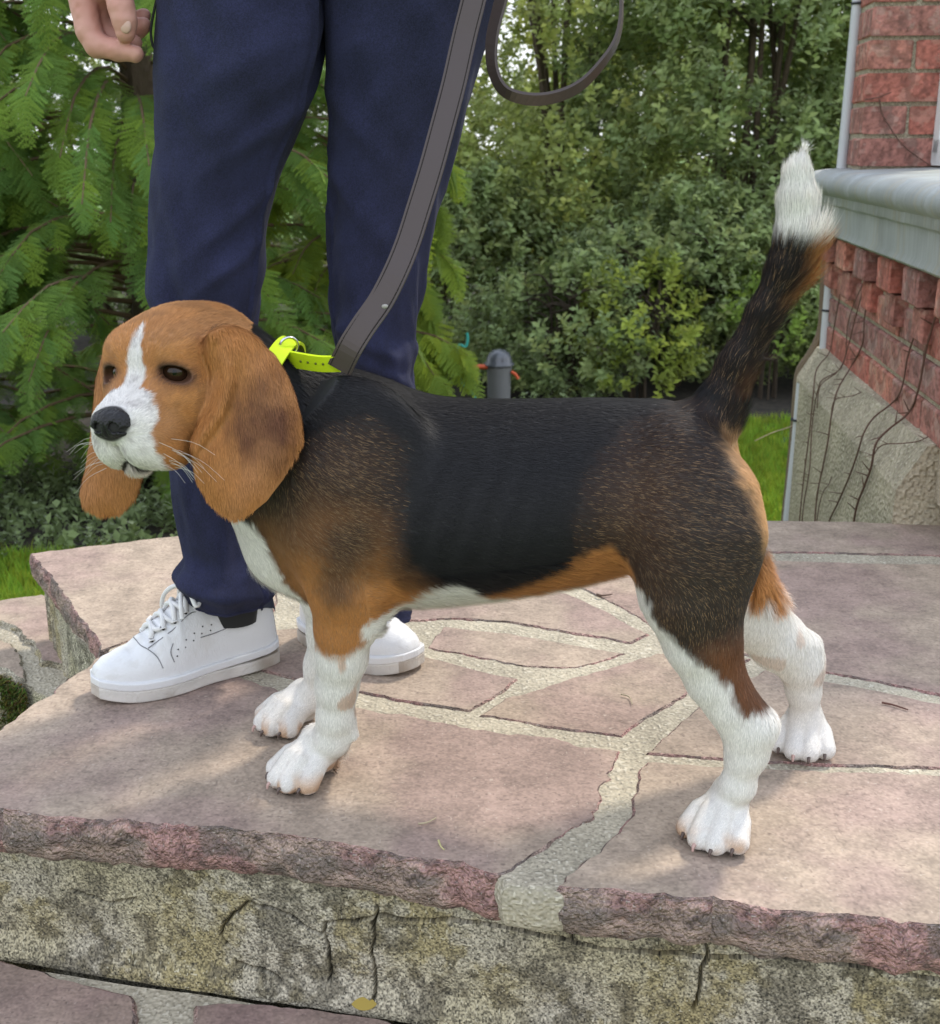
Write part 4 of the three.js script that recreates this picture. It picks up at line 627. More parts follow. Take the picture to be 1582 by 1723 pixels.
// ---- coat colours in the dog's own side-view coordinates (length u, height v) ----
const uvPoly = (L, off = 0.085) => L.map(([x, y]) => { const p = dp(x, y, off); return [p.clone().sub(DP0).dot(DA), p.y]; });
const C_ = {
  black: [0.010, 0.0095, 0.011], tan: [0.44, 0.188, 0.058], tanL: [0.52, 0.29, 0.13], brown: [0.17, 0.065, 0.025], white: [0.74, 0.71, 0.67], fleck: [0.19, 0.122, 0.070], pink: [0.45, 0.22, 0.19], grey: [0.28, 0.25, 0.24],
};
const PO = {
  chest: uvPoly([[300, 760], [395, 835], [446, 860], [462, 890], [482, 945], [506, 1005], [520, 1060], [516, 1110], [440, 1120], [360, 960]], 0.03),
  frontWhite: uvPoly([[440, 1120], [512, 1050], [535, 1083], [560, 1092], [590, 1092], [612, 1082], [640, 1052], [680, 1100], [700, 1400], [400, 1400]], 0.066),
  belly: uvPoly([[620, 1035], [660, 1015], [690, 990], [715, 974], [745, 960], [782, 955], [802, 968], [818, 992], [880, 996], [960, 986], [1020, 976], [1072, 974], [1100, 1010], [900, 1060], [620, 1060]], 0.05),
  shoulder: uvPoly([[436, 880], [485, 815], [520, 770], [560, 735], [610, 728], [648, 760], [655, 830], [652, 900], [662, 955], [700, 985], [720, 1000], [670, 1040], [655, 1100], [600, 1135], [510, 1115], [465, 985]], 0.085),
  dark: uvPoly([[560, 880], [610, 850], [640, 870], [620, 950], [600, 1005], [565, 1015], [540, 985]], 0.085),
  bellyTan: uvPoly([[655, 960], [690, 985], [740, 978], [800, 990], [850, 985], [900, 966], [950, 942], [990, 915], [1025, 905], [1060, 940], [1085, 990], [1060, 990], [960, 1000], [800, 1030], [650, 1030]], 0.07),
  thigh: uvPoly([[1000, 900], [1005, 830], [1060, 770], [1140, 745], [1220, 750], [1275, 840], [1300, 900], [1270, 1000], [1262, 1080], [1275, 1140], [1300, 1215], [1240, 1225], [1215, 1165], [1180, 1120], [1140, 1092], [1095, 1045], [1065, 985], [1030, 930]], 0.09),
  rear: uvPoly([[1215, 735], [1250, 760], [1300, 830], [1320, 900], [1300, 940], [1280, 900], [1262, 830], [1238, 780]], 0.05),
  hock: uvPoly([[1180, 1075], [1230, 1060], [1275, 1070], [1310, 1230], [1230, 1230], [1205, 1150]], 0.09),
  hindWhite: uvPoly([[1068, 978], [1084, 985], [1112, 1036], [1150, 1074], [1190, 1102], [1226, 1140], [1246, 1194], [1258, 1188], [1278, 1192], [1330, 1200], [1300, 1480], [1080, 1480], [1050, 1100]], 0.09),
  tailWhite: uvPoly([[1280, 418], [1300, 402], [1340, 412], [1370, 418], [1420, 400], [1420, 200], [1260, 200]], 0.005),
  tailTan: uvPoly([[1362, 418], [1345, 470], [1318, 520], [1330, 560], [1420, 500], [1420, 400]], 0.005),
  tailLow: uvPoly([[1232, 745], [1228, 690], [1254, 620], [1300, 620], [1290, 760]], 0.005),
};
const farRearTan = uvPoly([[1240, 900], [1285, 905], [1320, 1020], [1306, 1022], [1280, 985], [1262, 1010]], -0.08);
function bodyColor(x, y, z, out) {
  const u0 = (x - DP0.x) * DA.x + (z - DP0.z) * DA.z, w = (x - DP0.x) * DN.x + (z - DP0.z) * DN.z;
  const j = 0.006 * fbm(x * 60, y * 60, z * 60, 3), u = u0 + j + 0.003 * vnoise(x * 300, y * 120, z * 300), v = y + 0.006 * fbm(x * 60 + 9, y * 60, z * 60, 3) + 0.003 * vnoise(x * 300, y * 120, z * 300 + 7);
  const In = (P, s = 0.005) => sstep(s, -s, sdPoly(P, u, v));
  let c = C_.black, ag = 0;
  // which limb?
  const tl = chainD(TAIL.slice(2), x, y, z, 0.01), fhD = chainD(LEG.fh, x, y, z, 0.01), ffD = chainD(LEG.ff, x, y, z, 0.01);
  if (tl < 0.02 && y > 0.42) {
    ag = 0.10; const low = In(PO.tailLow, 0.012), tn = In(PO.tailTan, 0.008), wh = In(PO.tailWhite, 0.006); c = mix3(c, C_.brown, low * 0.35); c = mix3(c, C_.tan, tn); c = mix3(c, C_.white, wh); ag *= (1 - wh) * (1 - tn); out.c = c; out.ag = ag; return;
  }
  if (w < -0.03 && (fhD < 0.012 || (u0 > 0.33 && y < 0.2))) {     // far hind leg
    const t = In(farRearTan, 0.006); c = mix3(C_.white, C_.tan, t); c = mix3(c, C_.black, sstep(0.24, 0.30, y)); const sp = sstep(0.45, 0.6, vnoise(x * 38, y * 38, z * 38 + 5)); c = mix3(c, C_.tan, sp * 0.3 * (y < 0.2 ? 1 : 0)); out.c = c; out.ag = 0; return;
  }
  if (w < -0.03 && ffD < 0.012 && y < 0.2) { out.c = C_.white; out.ag = 0; return; }
  const sh = In(PO.shoulder, 0.030), th = In(PO.thigh, 0.040), bt = In(PO.bellyTan, 0.006);
  if (sh > 0) { const upd = sstep(0.235, 0.36, v + 0.02 * vnoise(u * 30, v * 30, 1)); const dk = In(PO.dark, 0.016); c = mix3(C_.black, C_.tan, sh * (1 - 0.93 * upd) * (1 - 0.72 * dk)); ag = sh * (0.30 * upd + 0.16 * dk); if (upd < 0.4 && dk < 0.3) ag = sh * 0.1; }
  if (th > 0) { const hk = In(PO.hock, 0.02); c = mix3(c, mix3([0.022, 0.016, 0.013], C_.brown, hk), th); const fr = sstep(0.34, 0.24, u0) * sstep(0.12, 0.28, v); ag = Math.max(ag, th * (0.13 + 0.09 * fr) * (1 - hk)); c = mix3(c, C_.brown, th * 0.16 * sstep(0.24, 0.18, u0)); }
  c = mix3(c, C_.tan, bt); ag *= 1 - bt;
  const rr = In(PO.rear, 0.008) ; c = mix3(c, C_.tanL, rr); ag *= 1 - rr;
  let wh = Math.max(In(PO.belly, 0.004), In(PO.frontWhite, 0.006), In(PO.hindWhite, 0.005)); wh = Math.max(wh, In(PO.chest, 0.005) );
  // underside and inner faces are white
  wh = Math.max(wh, y < 0.235 && Math.abs(w) < 0.045 && u0 > -0.16 ? 1 : 0); if (y < 0.10) wh = 1;
  c = mix3(c, C_.white, wh); ag *= 1 - wh;
  if (wh > 0.5 && y < 0.2) { const sp = sstep(0.5, 0.62, vnoise(x * 45 + 3, y * 45, z * 45)); if (u0 < 0 && y > 0.08) c = mix3(c, C_.tan, sp * 0.5); c = mix3(c, C_.tanL, sstep(0.032, 0.012, y) * sstep(-0.3, 0.3, vnoise(x * 90, y * 60, z * 90)) * 0.75); }
  if (y < 0.006) c = [0.03, 0.025, 0.025];
  out.c = c; out.ag = ag;
}
// head patterns: seen along a fixed direction of the head's own frame
const VR = rayOf(303, 604).normalize(), HAx = V(0, 1, 0).cross(VR).normalize().negate(), HBx = HAx.clone().cross(VR).normalize();
const hAB = (p) => { const q = p.clone().sub(HS); return [q.dot(HAx), q.dot(HBx)]; };
const hPoly = (L, t = 0.05) => L.map(([x, y]) => { const n = VR.clone().negate(); return hAB(onPlane(x, y, HS.clone().addScaledVector(n, t), n)); });
const HP = {
  white: hPoly([[246, 540], [250, 560], [238, 600], [234, 622], [240, 645], [258, 668], [266, 695], [260, 722], [262, 752], [276, 792], [302, 802], [250, 830], [100, 830], [90, 700], [140, 640], [180, 590], [215, 545]], 0.07),
  dark: hPoly([[338, 585], [352, 580], [360, 600], [358, 630], [345, 635], [340, 610]], 0.05), throat: hPoly([[295, 800], [330, 785], [420, 830], [420, 900], [280, 900]], 0.02), mouth: hPoly([[291, 800], [300, 789], [316, 780], [318, 786], [303, 797], [294, 804]], 0.05),
};
const earMid = e2(onPlane(428, 715, EP, EN));
function headColor(x, y, z, out) {
  out.ag = 0; const qx = x - HS.x, qy = y - HS.y, qz = z - HS.z, f = qx * HF.x + qy * HF.y + qz * HF.z, l = qx * HL.x + qy * HL.y + qz * HL.z, u = qx * HU.x + qy * HU.y + qz * HU.z;
  const n1 = fbm(x * 35, y * 35, z * 35, 3);
  const eN = earD(x, y, z), eF = farEarD(x, y, z), fd = faceD(f, l, u);
  if (eF < 0.003 && fd > 0.002) { out.c = mix3(C_.tan, [0.46, 0.21, 0.085], 0.5 + n1); out.k = 'ear'; return; }
  if (eN < (y > earBase[1] - 0.03 ? 0.013 : 0.004)) {
    const q = [((x - EP.x) * EX.x + (y - EP.y) * EX.y + (z - EP.z) * EX.z), ((x - EP.x) * EY.x + (y - EP.y) * EY.y + (z - EP.z) * EY.z)];
    const d = Math.hypot((q[0] - earMid[0] - 0.010) / 0.034, (q[1] - earMid[1] - 0.002) / 0.058) + 0.4 * n1 + 0.12 * vnoise(q[0] * 260, q[1] * 30, 1); out.c = mix3(mix3([0.14, 0.055, 0.028], C_.tan, sstep(0.35, 1.3, d)), [0.43, 0.20, 0.085], clamp(0.12 + n1)); out.k = 'ear'; return;
  }
  out.k = 'face';
  // neck part behind the skull
  if (fd > 0.006) { const t = hAB(V(x, y, z)), thr = sstep(0.006, -0.006, sdPoly(HP.throat, t[0], t[1])); const ch = sdPoly(PO.chest, (x - DP0.x) * DA.x + (z - DP0.z) * DA.z, y); out.c = mix3(C_.black, C_.white, Math.max(thr, sstep(0.004, -0.004, ch))); out.k = 'neck'; return; }
  const p = hw(f, Math.abs(l), u), t = hAB(p), jx = t[0] + 0.003 * vnoise(x * 150, y * 150, z * 150) + 0.004 * n1, jy = t[1] + 0.003 * vnoise(x * 150, y * 150, z * 150 + 9);
  let c = mix3(C_.tan, [0.51, 0.25, 0.095], clamp(0.45 + 1.2 * n1 + 4 * u)); c = mix3(c, C_.brown, sstep(0.02, 0.10, n1) * 0.3);
  c = mix3(c, C_.black, sstep(-0.052, -0.075, f) * 1);
  const hb = u > 0.037 ? -0.01 : mix(0.0105, 0.002, clamp((u + 0.005) / 0.042)); let wh = Math.max(u < -0.016 || f > 0.09 ? sstep(0.0035, -0.0035, sdPoly(HP.white, jx, jy)) : 0, f > 0.02 ? sstep(hb + 0.002, hb - 0.002, Math.abs(l + 0.004 * sstep(0, 0.04, u)) + 0.0025 * vnoise(x * 150, y * 150, z * 150)) : 0); if (f < 0.03 && u < 0) wh *= 0; if (u < -0.098) wh = 1; if (u < -0.062 && f < 0.06) wh = Math.max(wh, sstep(-0.07, -0.085, u));
  c = mix3(c, C_.white, wh);
  // ticking on the muzzle
  if (wh > 0.5 && f > 0.05) { c = mix3(c, [0.30, 0.26, 0.25], clamp(-0.1 + 0.9 * vnoise(x * 130, y * 130, z * 130) + 0.6 * vnoise(x * 400, y * 400, z * 400)) * 0.8); }
  const ex = f - EYE[0], el = Math.abs(l) - EYE[1], eu = u - EYE[2], q = ex * ed.x + el * ed.y + eu * ed.z, h = ex * -ed.y + el * ed.x, al = ell(h - 0.0005, eu + 0.0006 + 0.22 * h, (q - 0.014) * 0.4, 0.0132, 0.0072, 0.0115); out.al = al;
  c = mix3(c, [0.018, 0.012, 0.010], sstep(0.0055, 0.0015, al)); c = mix3(c, C_.brown, sstep(0.012, 0.004, al) * 0.55 * (eu < 0.004 ? 1 : 0.5));
  const nd = ell(f - 0.120, l, u + 0.039, 0.0125, 0.0185, 0.0145); c = mix3(c, [0.015, 0.013, 0.014], sstep(0.003, 0.0005, nd));
  c = mix3(c, C_.black, sstep(0.002, -0.002, sdPoly(HP.dark, jx, jy)) * 0.85); c = mix3(c, [0.03, 0.02, 0.02], sstep(0.001, -0.001, sdPoly(HP.mouth, jx, jy)));
  // lip line
  const jaw = cone(f, Math.abs(l), u, [0.0, 0.0, -0.060, 0.092, 0.0, -0.081, 0.026, 0.0135]); if (jaw < 0.004 && f > 0.05 && u < -0.07) c = mix3(c, [0.50, 0.40, 0.36], 0.6); const flx = Math.min(ell(f - 0.097, Math.abs(l) - 0.014, u + 0.060, 0.025, 0.018, 0.024), ell(f - 0.068, Math.abs(l) - 0.024, u + 0.066, 0.038, 0.014, 0.026)); if (f > 0.025) c = mix3(c, [0.02, 0.014, 0.013], sstep(0.0045, 0.0015, Math.max(Math.abs(jaw), Math.abs(flx))) * (u < -0.06 ? 1 : 0));
  out.c = c;
}
const skinMat = std({ vertexColors: true, roughness: 0.75 }), furMat = phys({ vertexColors: true, roughness: 0.62, specularIntensity: 0.5 });
{
  const build = (net, colorFn) => { const n = net.pos.length / 3, col = new Float32Array(n * 3), o = {}; const pos = new Float32Array(net.pos.length); for (let i = 0; i < n; i++) { colorFn(net.pos[i * 3], net.pos[i * 3 + 1], net.pos[i * 3 + 2], o); let c = o.c; if (o.ag) c = mix3(c, C_.fleck, o.ag * 0.25); col.set(c.map((q) => q * 0.92), i * 3); pos[i * 3] = net.pos[i * 3] - DP0.x; pos[i * 3 + 1] = net.pos[i * 3 + 1]; pos[i * 3 + 2] = net.pos[i * 3 + 2] - DP0.z; } return geoOf(pos, net.idx, null, net.nrm, col); };
  mesh('body', mergeGeometries([build(netB, bodyColor), build(netH, headColor)]), skinMat, dog);
}
console.log('skin');
// ---- coat hairs ----
const tailDirs = TAIL.map((c) => V(c[3] - c[0], c[4] - c[1], c[5] - c[2]).normalize());
const NH_BODY = 380000, NH_HEAD = 140000;
{
  const R = rng(99), pos = [], nrm = [], col = [], idx = [];
  const P = new Float32Array((NH_BODY + NH_HEAD) * 15), N = new Float32Array((NH_BODY + NH_HEAD) * 15), Cc = new Float32Array((NH_BODY + NH_HEAD) * 15), I = new Uint32Array((NH_BODY + NH_HEAD) * 9); let vc = 0, ic = 0;
  const hair = (x, y, z, nx, ny, nz, tx, ty, tz, len, lift, wid, c, tipc) => {
    // tangent flow, made perpendicular to the normal
    let d = tx * nx + ty * ny + tz * nz; tx -= d * nx; ty -= d * ny; tz -= d * nz; let l = Math.hypot(tx, ty, tz) || 1; tx /= l; ty /= l; tz /= l;
    const bx = (ny * tz - nz * ty) * wid, by = (nz * tx - nx * tz) * wid, bz = (nx * ty - ny * tx) * wid;
    const mx = x + (tx * 0.5 + nx * lift * 0.75) * len, my = y + (ty * 0.5 + ny * lift * 0.75) * len, mz = z + (tz * 0.5 + nz * lift * 0.75) * len, ex = x + (tx + nx * lift) * len, ey = y + (ty + ny * lift) * len, ez = z + (tz + nz * lift) * len;
    const q = vc * 3; const A = [x - bx, y - by, z - bz, x + bx, y + by, z + bz, mx - bx * 0.8, my - by * 0.8, mz - bz * 0.8, mx + bx * 0.8, my + by * 0.8, mz + bz * 0.8, ex, ey, ez];
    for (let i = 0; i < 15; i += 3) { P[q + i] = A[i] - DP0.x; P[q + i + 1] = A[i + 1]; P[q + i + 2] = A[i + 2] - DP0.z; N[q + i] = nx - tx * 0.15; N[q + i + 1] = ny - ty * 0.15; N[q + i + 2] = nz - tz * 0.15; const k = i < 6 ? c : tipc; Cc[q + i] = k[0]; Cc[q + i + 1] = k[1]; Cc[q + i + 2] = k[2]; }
    const s = [0, 2, 1, 2, 3, 1, 2, 4, 3]; for (let i = 0; i < 9; i++) I[ic++] = vc + s[i]; vc += 5;
  };
  const scatter = (net, count, fn) => {
    const n = net.idx.length / 3, cum = new Float64Array(n); let s = 0; const p = net.pos, id = net.idx;
    for (let t = 0; t < n; t++) { const a = id[t * 3] * 3, b = id[t * 3 + 1] * 3, c = id[t * 3 + 2] * 3; const ux = p[b] - p[a], uy = p[b + 1] - p[a + 1], uz = p[b + 2] - p[a + 2], vx = p[c] - p[a], vy = p[c + 1] - p[a + 1], vz = p[c + 2] - p[a + 2]; s += Math.hypot(uy * vz - uz * vy, uz * vx - ux * vz, ux * vy - uy * vx); cum[t] = s; }
    for (let k = 0; k < count; k++) {
      const r = R() * s; let lo = 0, hi = n - 1; while (lo < hi) { const m = (lo + hi) >> 1; if (cum[m] < r) lo = m + 1; else hi = m; }
      const a = id[lo * 3] * 3, b = id[lo * 3 + 1] * 3, c = id[lo * 3 + 2] * 3; let w1 = R(), w2 = R(); if (w1 + w2 > 1) { w1 = 1 - w1; w2 = 1 - w2; } const w0 = 1 - w1 - w2, q = (A, i) => A[a + i] * w0 + A[b + i] * w1 + A[c + i] * w2;
      fn(q(p, 0), q(p, 1), q(p, 2), q(net.nrm, 0), q(net.nrm, 1), q(net.nrm, 2));
    }
  };
  const o = {}; const gray = (c, k) => [c[0] * k, c[1] * k, c[2] * k];
  scatter(netB, NH_BODY, (x, y, z, nx, ny, nz) => {
    if (y < 0.004 || cutD(x, y, z) > 0.005) return; bodyColor(x, y, z, o); let c = o.c; const lum = c[0] + c[1] + c[2];
    if (o.ag > 0.02) { const q = R(); c = q < o.ag * 1.15 ? mix3(c, mix3(C_.fleck, C_.tanL, R() * 0.22), 0.25 + 0.75 * R()) : mix3(c, C_.brown, 0.10 * R()); }
    const u0 = (x - DP0.x) * DA.x + (z - DP0.z) * DA.z, w = (x - DP0.x) * DN.x + (z - DP0.z) * DN.z;
    let tx, ty, tz, len = 0.0082, lift = 0.10;
    const tl = y > 0.40 && u0 > 0.2 ? chainD(TAIL, x, y, z, 0.01) : 1;
    if (tl < 0.012) { let bi = 0, bd = 1e9; TAIL.forEach((q, i) => { const d = cone(x, y, z, q); if (d < bd) { bd = d; bi = i; } }); const d = tailDirs[bi]; tx = d.x; ty = d.y; tz = d.z; const rear = sstep(-0.1, 0.8, nx * DA.x + nz * DA.z - ny * 0.3); len = 0.014 + 0.014 * rear * sstep(1, 4, bi); lift = 0.14 + 0.18 * rear; if (bi > 4) { len = 0.016; lift = 0.09; } }
    else if (y < 0.30 && Math.abs(w) > 0.03 && (u0 < -0.09 || u0 > 0.16)) { const dn = sstep(0.32, 0.22, y); tx = DA.x * (1 - dn) * 0.8; tz = DA.z * (1 - dn) * 0.8; ty = -0.35 - dn; len = mix(0.0030, 0.0062, sstep(0.03, 0.12, y)); { const b = sstep(0.075, 0.035, y); tx = mix(tx, -0.5, b); tz = mix(tz, 0.5, b); ty = mix(ty, -0.35, b); } lift = 0.09; if (u0 > 0.3 && y > 0.2 && nx > 0.4) { len = 0.016; lift = 0.4; } }
    else { tx = DA.x; tz = DA.z; ty = -0.22 - 0.5 * sstep(-0.06, -0.16, u0); if (ny < -0.4) { len = 0.012; lift = 0.3; } if (u0 < -0.16) { tx = 0.25; tz = 0; ty = -1; } if (u0 > 0.30) { ty -= 0.7; } }
    const j = 0.22; tx += (R() - 0.5) * j * 2; ty += (R() - 0.5) * j * 2; tz += (R() - 0.5) * j * 2;
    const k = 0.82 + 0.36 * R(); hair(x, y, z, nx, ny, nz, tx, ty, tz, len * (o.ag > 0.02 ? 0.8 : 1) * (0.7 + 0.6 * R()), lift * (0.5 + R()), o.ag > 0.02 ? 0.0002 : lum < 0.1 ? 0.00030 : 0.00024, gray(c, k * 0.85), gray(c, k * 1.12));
  });
  scatter(netH, NH_HEAD, (x, y, z, nx, ny, nz) => {
    if (cutD(x, y, z) < -0.005) return; o.al = 1; headColor(x, y, z, o); const c = o.c, qx = x - HS.x, qy = y - HS.y, qz = z - HS.z, f = qx * HF.x + qy * HF.y + qz * HF.z, l = qx * HL.x + qy * HL.y + qz * HL.z, u = qx * HU.x + qy * HU.y + qz * HU.z;
    let tx, ty, tz, len = 0.0065, lift = 0.20, wd = 0.00024;
    if (o.k === 'ear') { tx = 0.05; ty = -1; tz = 0.1; len = 0.0075; lift = 0.12; }
    else if (o.k === 'neck') { tx = 0.5; ty = -0.6; tz = 0; len = 0.011; lift = 0.25; wd = 0.0003; }
    else {
      if (o.al < 0.0022) return; if (ell(f - 0.120, l, u + 0.039, 0.0130, 0.0192, 0.0150) < 0.0015) return;
      const fx = -1, s = l > 0 ? 1 : -1, fl = s * (0.25 + 0.5 * sstep(0.03, 0.0, f)), fu = f > 0.055 ? (u < -0.05 ? -0.7 : 0.25) : (u > 0.01 ? 0.3 : -0.5); const t = HF.clone().multiplyScalar(fx).addScaledVector(HL, fl).addScaledVector(HU, fu); tx = t.x; ty = t.y; tz = t.z; if (f > 0.06) { len = 0.0042; lift = 0.16; } if (u < -0.08) { len = 0.008; }
    }
    tx += (R() - 0.5) * 0.4; ty += (R() - 0.5) * 0.4; tz += (R() - 0.5) * 0.4; const k = 0.82 + 0.36 * R();
    hair(x, y, z, nx, ny, nz, tx, ty, tz, len * (0.7 + 0.6 * R()), lift * (0.5 + R()), wd, gray(c, k * 0.85), gray(c, k * 1.1));
  });
  const g = geoOf(P.subarray(0, vc * 3), I.subarray(0, ic), null, N.subarray(0, vc * 3), Cc.subarray(0, vc * 3));
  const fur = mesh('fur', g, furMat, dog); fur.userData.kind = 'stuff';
}
console.log('fur');
// eyes, nose, claws, whiskers
{
  const eyeM = phys({ color: lin(0.030, 0.014, 0.007), roughness: 0.08, ior: 1.42, specularIntensity: 1 });
  for (const s of [1, -1]) { const m = mesh('eye', new THREE.SphereGeometry(EYER * HSC, 28, 20), eyeM, dog), p = hw(EYE[0], EYE[1] * s, EYE[2]); m.position.copy(p).sub(DP0); const dir = HF.clone().multiplyScalar(ed.x).addScaledVector(HL, ed.y * s).addScaledVector(HU, ed.z).normalize(); const pu = mesh('pupil', new THREE.SphereGeometry(EYER * HSC * 0.5, 16, 12), phys({ color: lin(0.004, 0.004, 0.004), roughness: 0.08, ior: 1.42, specularIntensity: 1 }), m); pu.position.copy(dir).multiplyScalar(EYER * HSC * 0.52); }
  const np = (x, y, z) => { const f = x, l = Math.abs(y), u = z; let d = ell(f - 0.120, l, u + 0.039, 0.0120, 0.0185, 0.0140); d = smin(d, ell(f - 0.119, l - 0.0105, u + 0.040, 0.0105, 0.009, 0.011), 0.006); const nose = ell(f - 0.130, l - 0.0085, u + 0.041, 0.0075, 0.0042, 0.0046); d = smax(d, -nose, 0.003); d = smax(d, -ell(f - 0.125, l - 0.017, u + 0.044, 0.010, 0.0055, 0.0018), 0.002); d += 0.0022 * Math.exp(-l * l / 0.0000016) * sstep(-0.037, -0.045, u) + 0.00045 * vnoise(f * 700, y * 700, u * 700); return d; };
  const net = surfaceNets(np, [0.098, -0.028, -0.067], [0.141, 0.028, -0.017], 0.0008), g = geoOf(net.pos, net.idx, null, net.nrm);
  const m4 = new THREE.Matrix4().makeBasis(HFw, HLw, HUw).setPosition(HS.clone().sub(DP0)); if (m4.determinant() < 0) { /* left-handed basis: faces turn */ const a = g.index.array; for (let i = 0; i < a.length; i += 3) { const t = a[i]; a[i] = a[i + 1]; a[i + 1] = t; } }
  g.applyMatrix4(m4); mesh('nose', g, phys({ color: lin(0.016, 0.015, 0.017), roughness: 0.42, specularIntensity: 0.55 }), dog);
  const clM = std({ color: lin(0.10, 0.07, 0.06), roughness: 0.35 }), clL = std({ color: lin(0.5, 0.33, 0.29), roughness: 0.35 });
  for (const k in paws) paws[k].claws.forEach(([p, f], i) => { const q = p.clone().sub(DP0); mesh('claw', taperTube([q.clone().addScaledVector(f, -0.004), q.clone().addScaledVector(f, 0.004).setY(0.0115), q.clone().addScaledVector(f, 0.0055).setY(0.0065)], 0.0030, 0.0012, 6, 7), i % 3 === 1 ? clL : clM, dog); });
  const R = rng(8), gs = []; for (let i = 0; i < 26; i++) { const s = i % 2 ? 1 : -1, f = 0.075 + R() * 0.03, u = -0.058 - R() * 0.03, a = hw(f, s * 0.033, u).sub(DP0), d = HL.clone().multiplyScalar(s).addScaledVector(HF, -0.1 + R() * 0.5).addScaledVector(HU, -0.5 + R() * 0.5).normalize(), L = 0.025 + R() * 0.03; gs.push(taperTube([a, a.clone().addScaledVector(d, L * 0.6), a.clone().addScaledVector(d, L).add(V(0, -0.008, 0))], 0.00022, 0.0001, 6, 3)); }
  mesh('whiskers', mergeGeometries(gs), std({ color: lin(0.7, 0.66, 0.6), roughness: 0.4 }), dog).userData.kind = 'stuff';
}
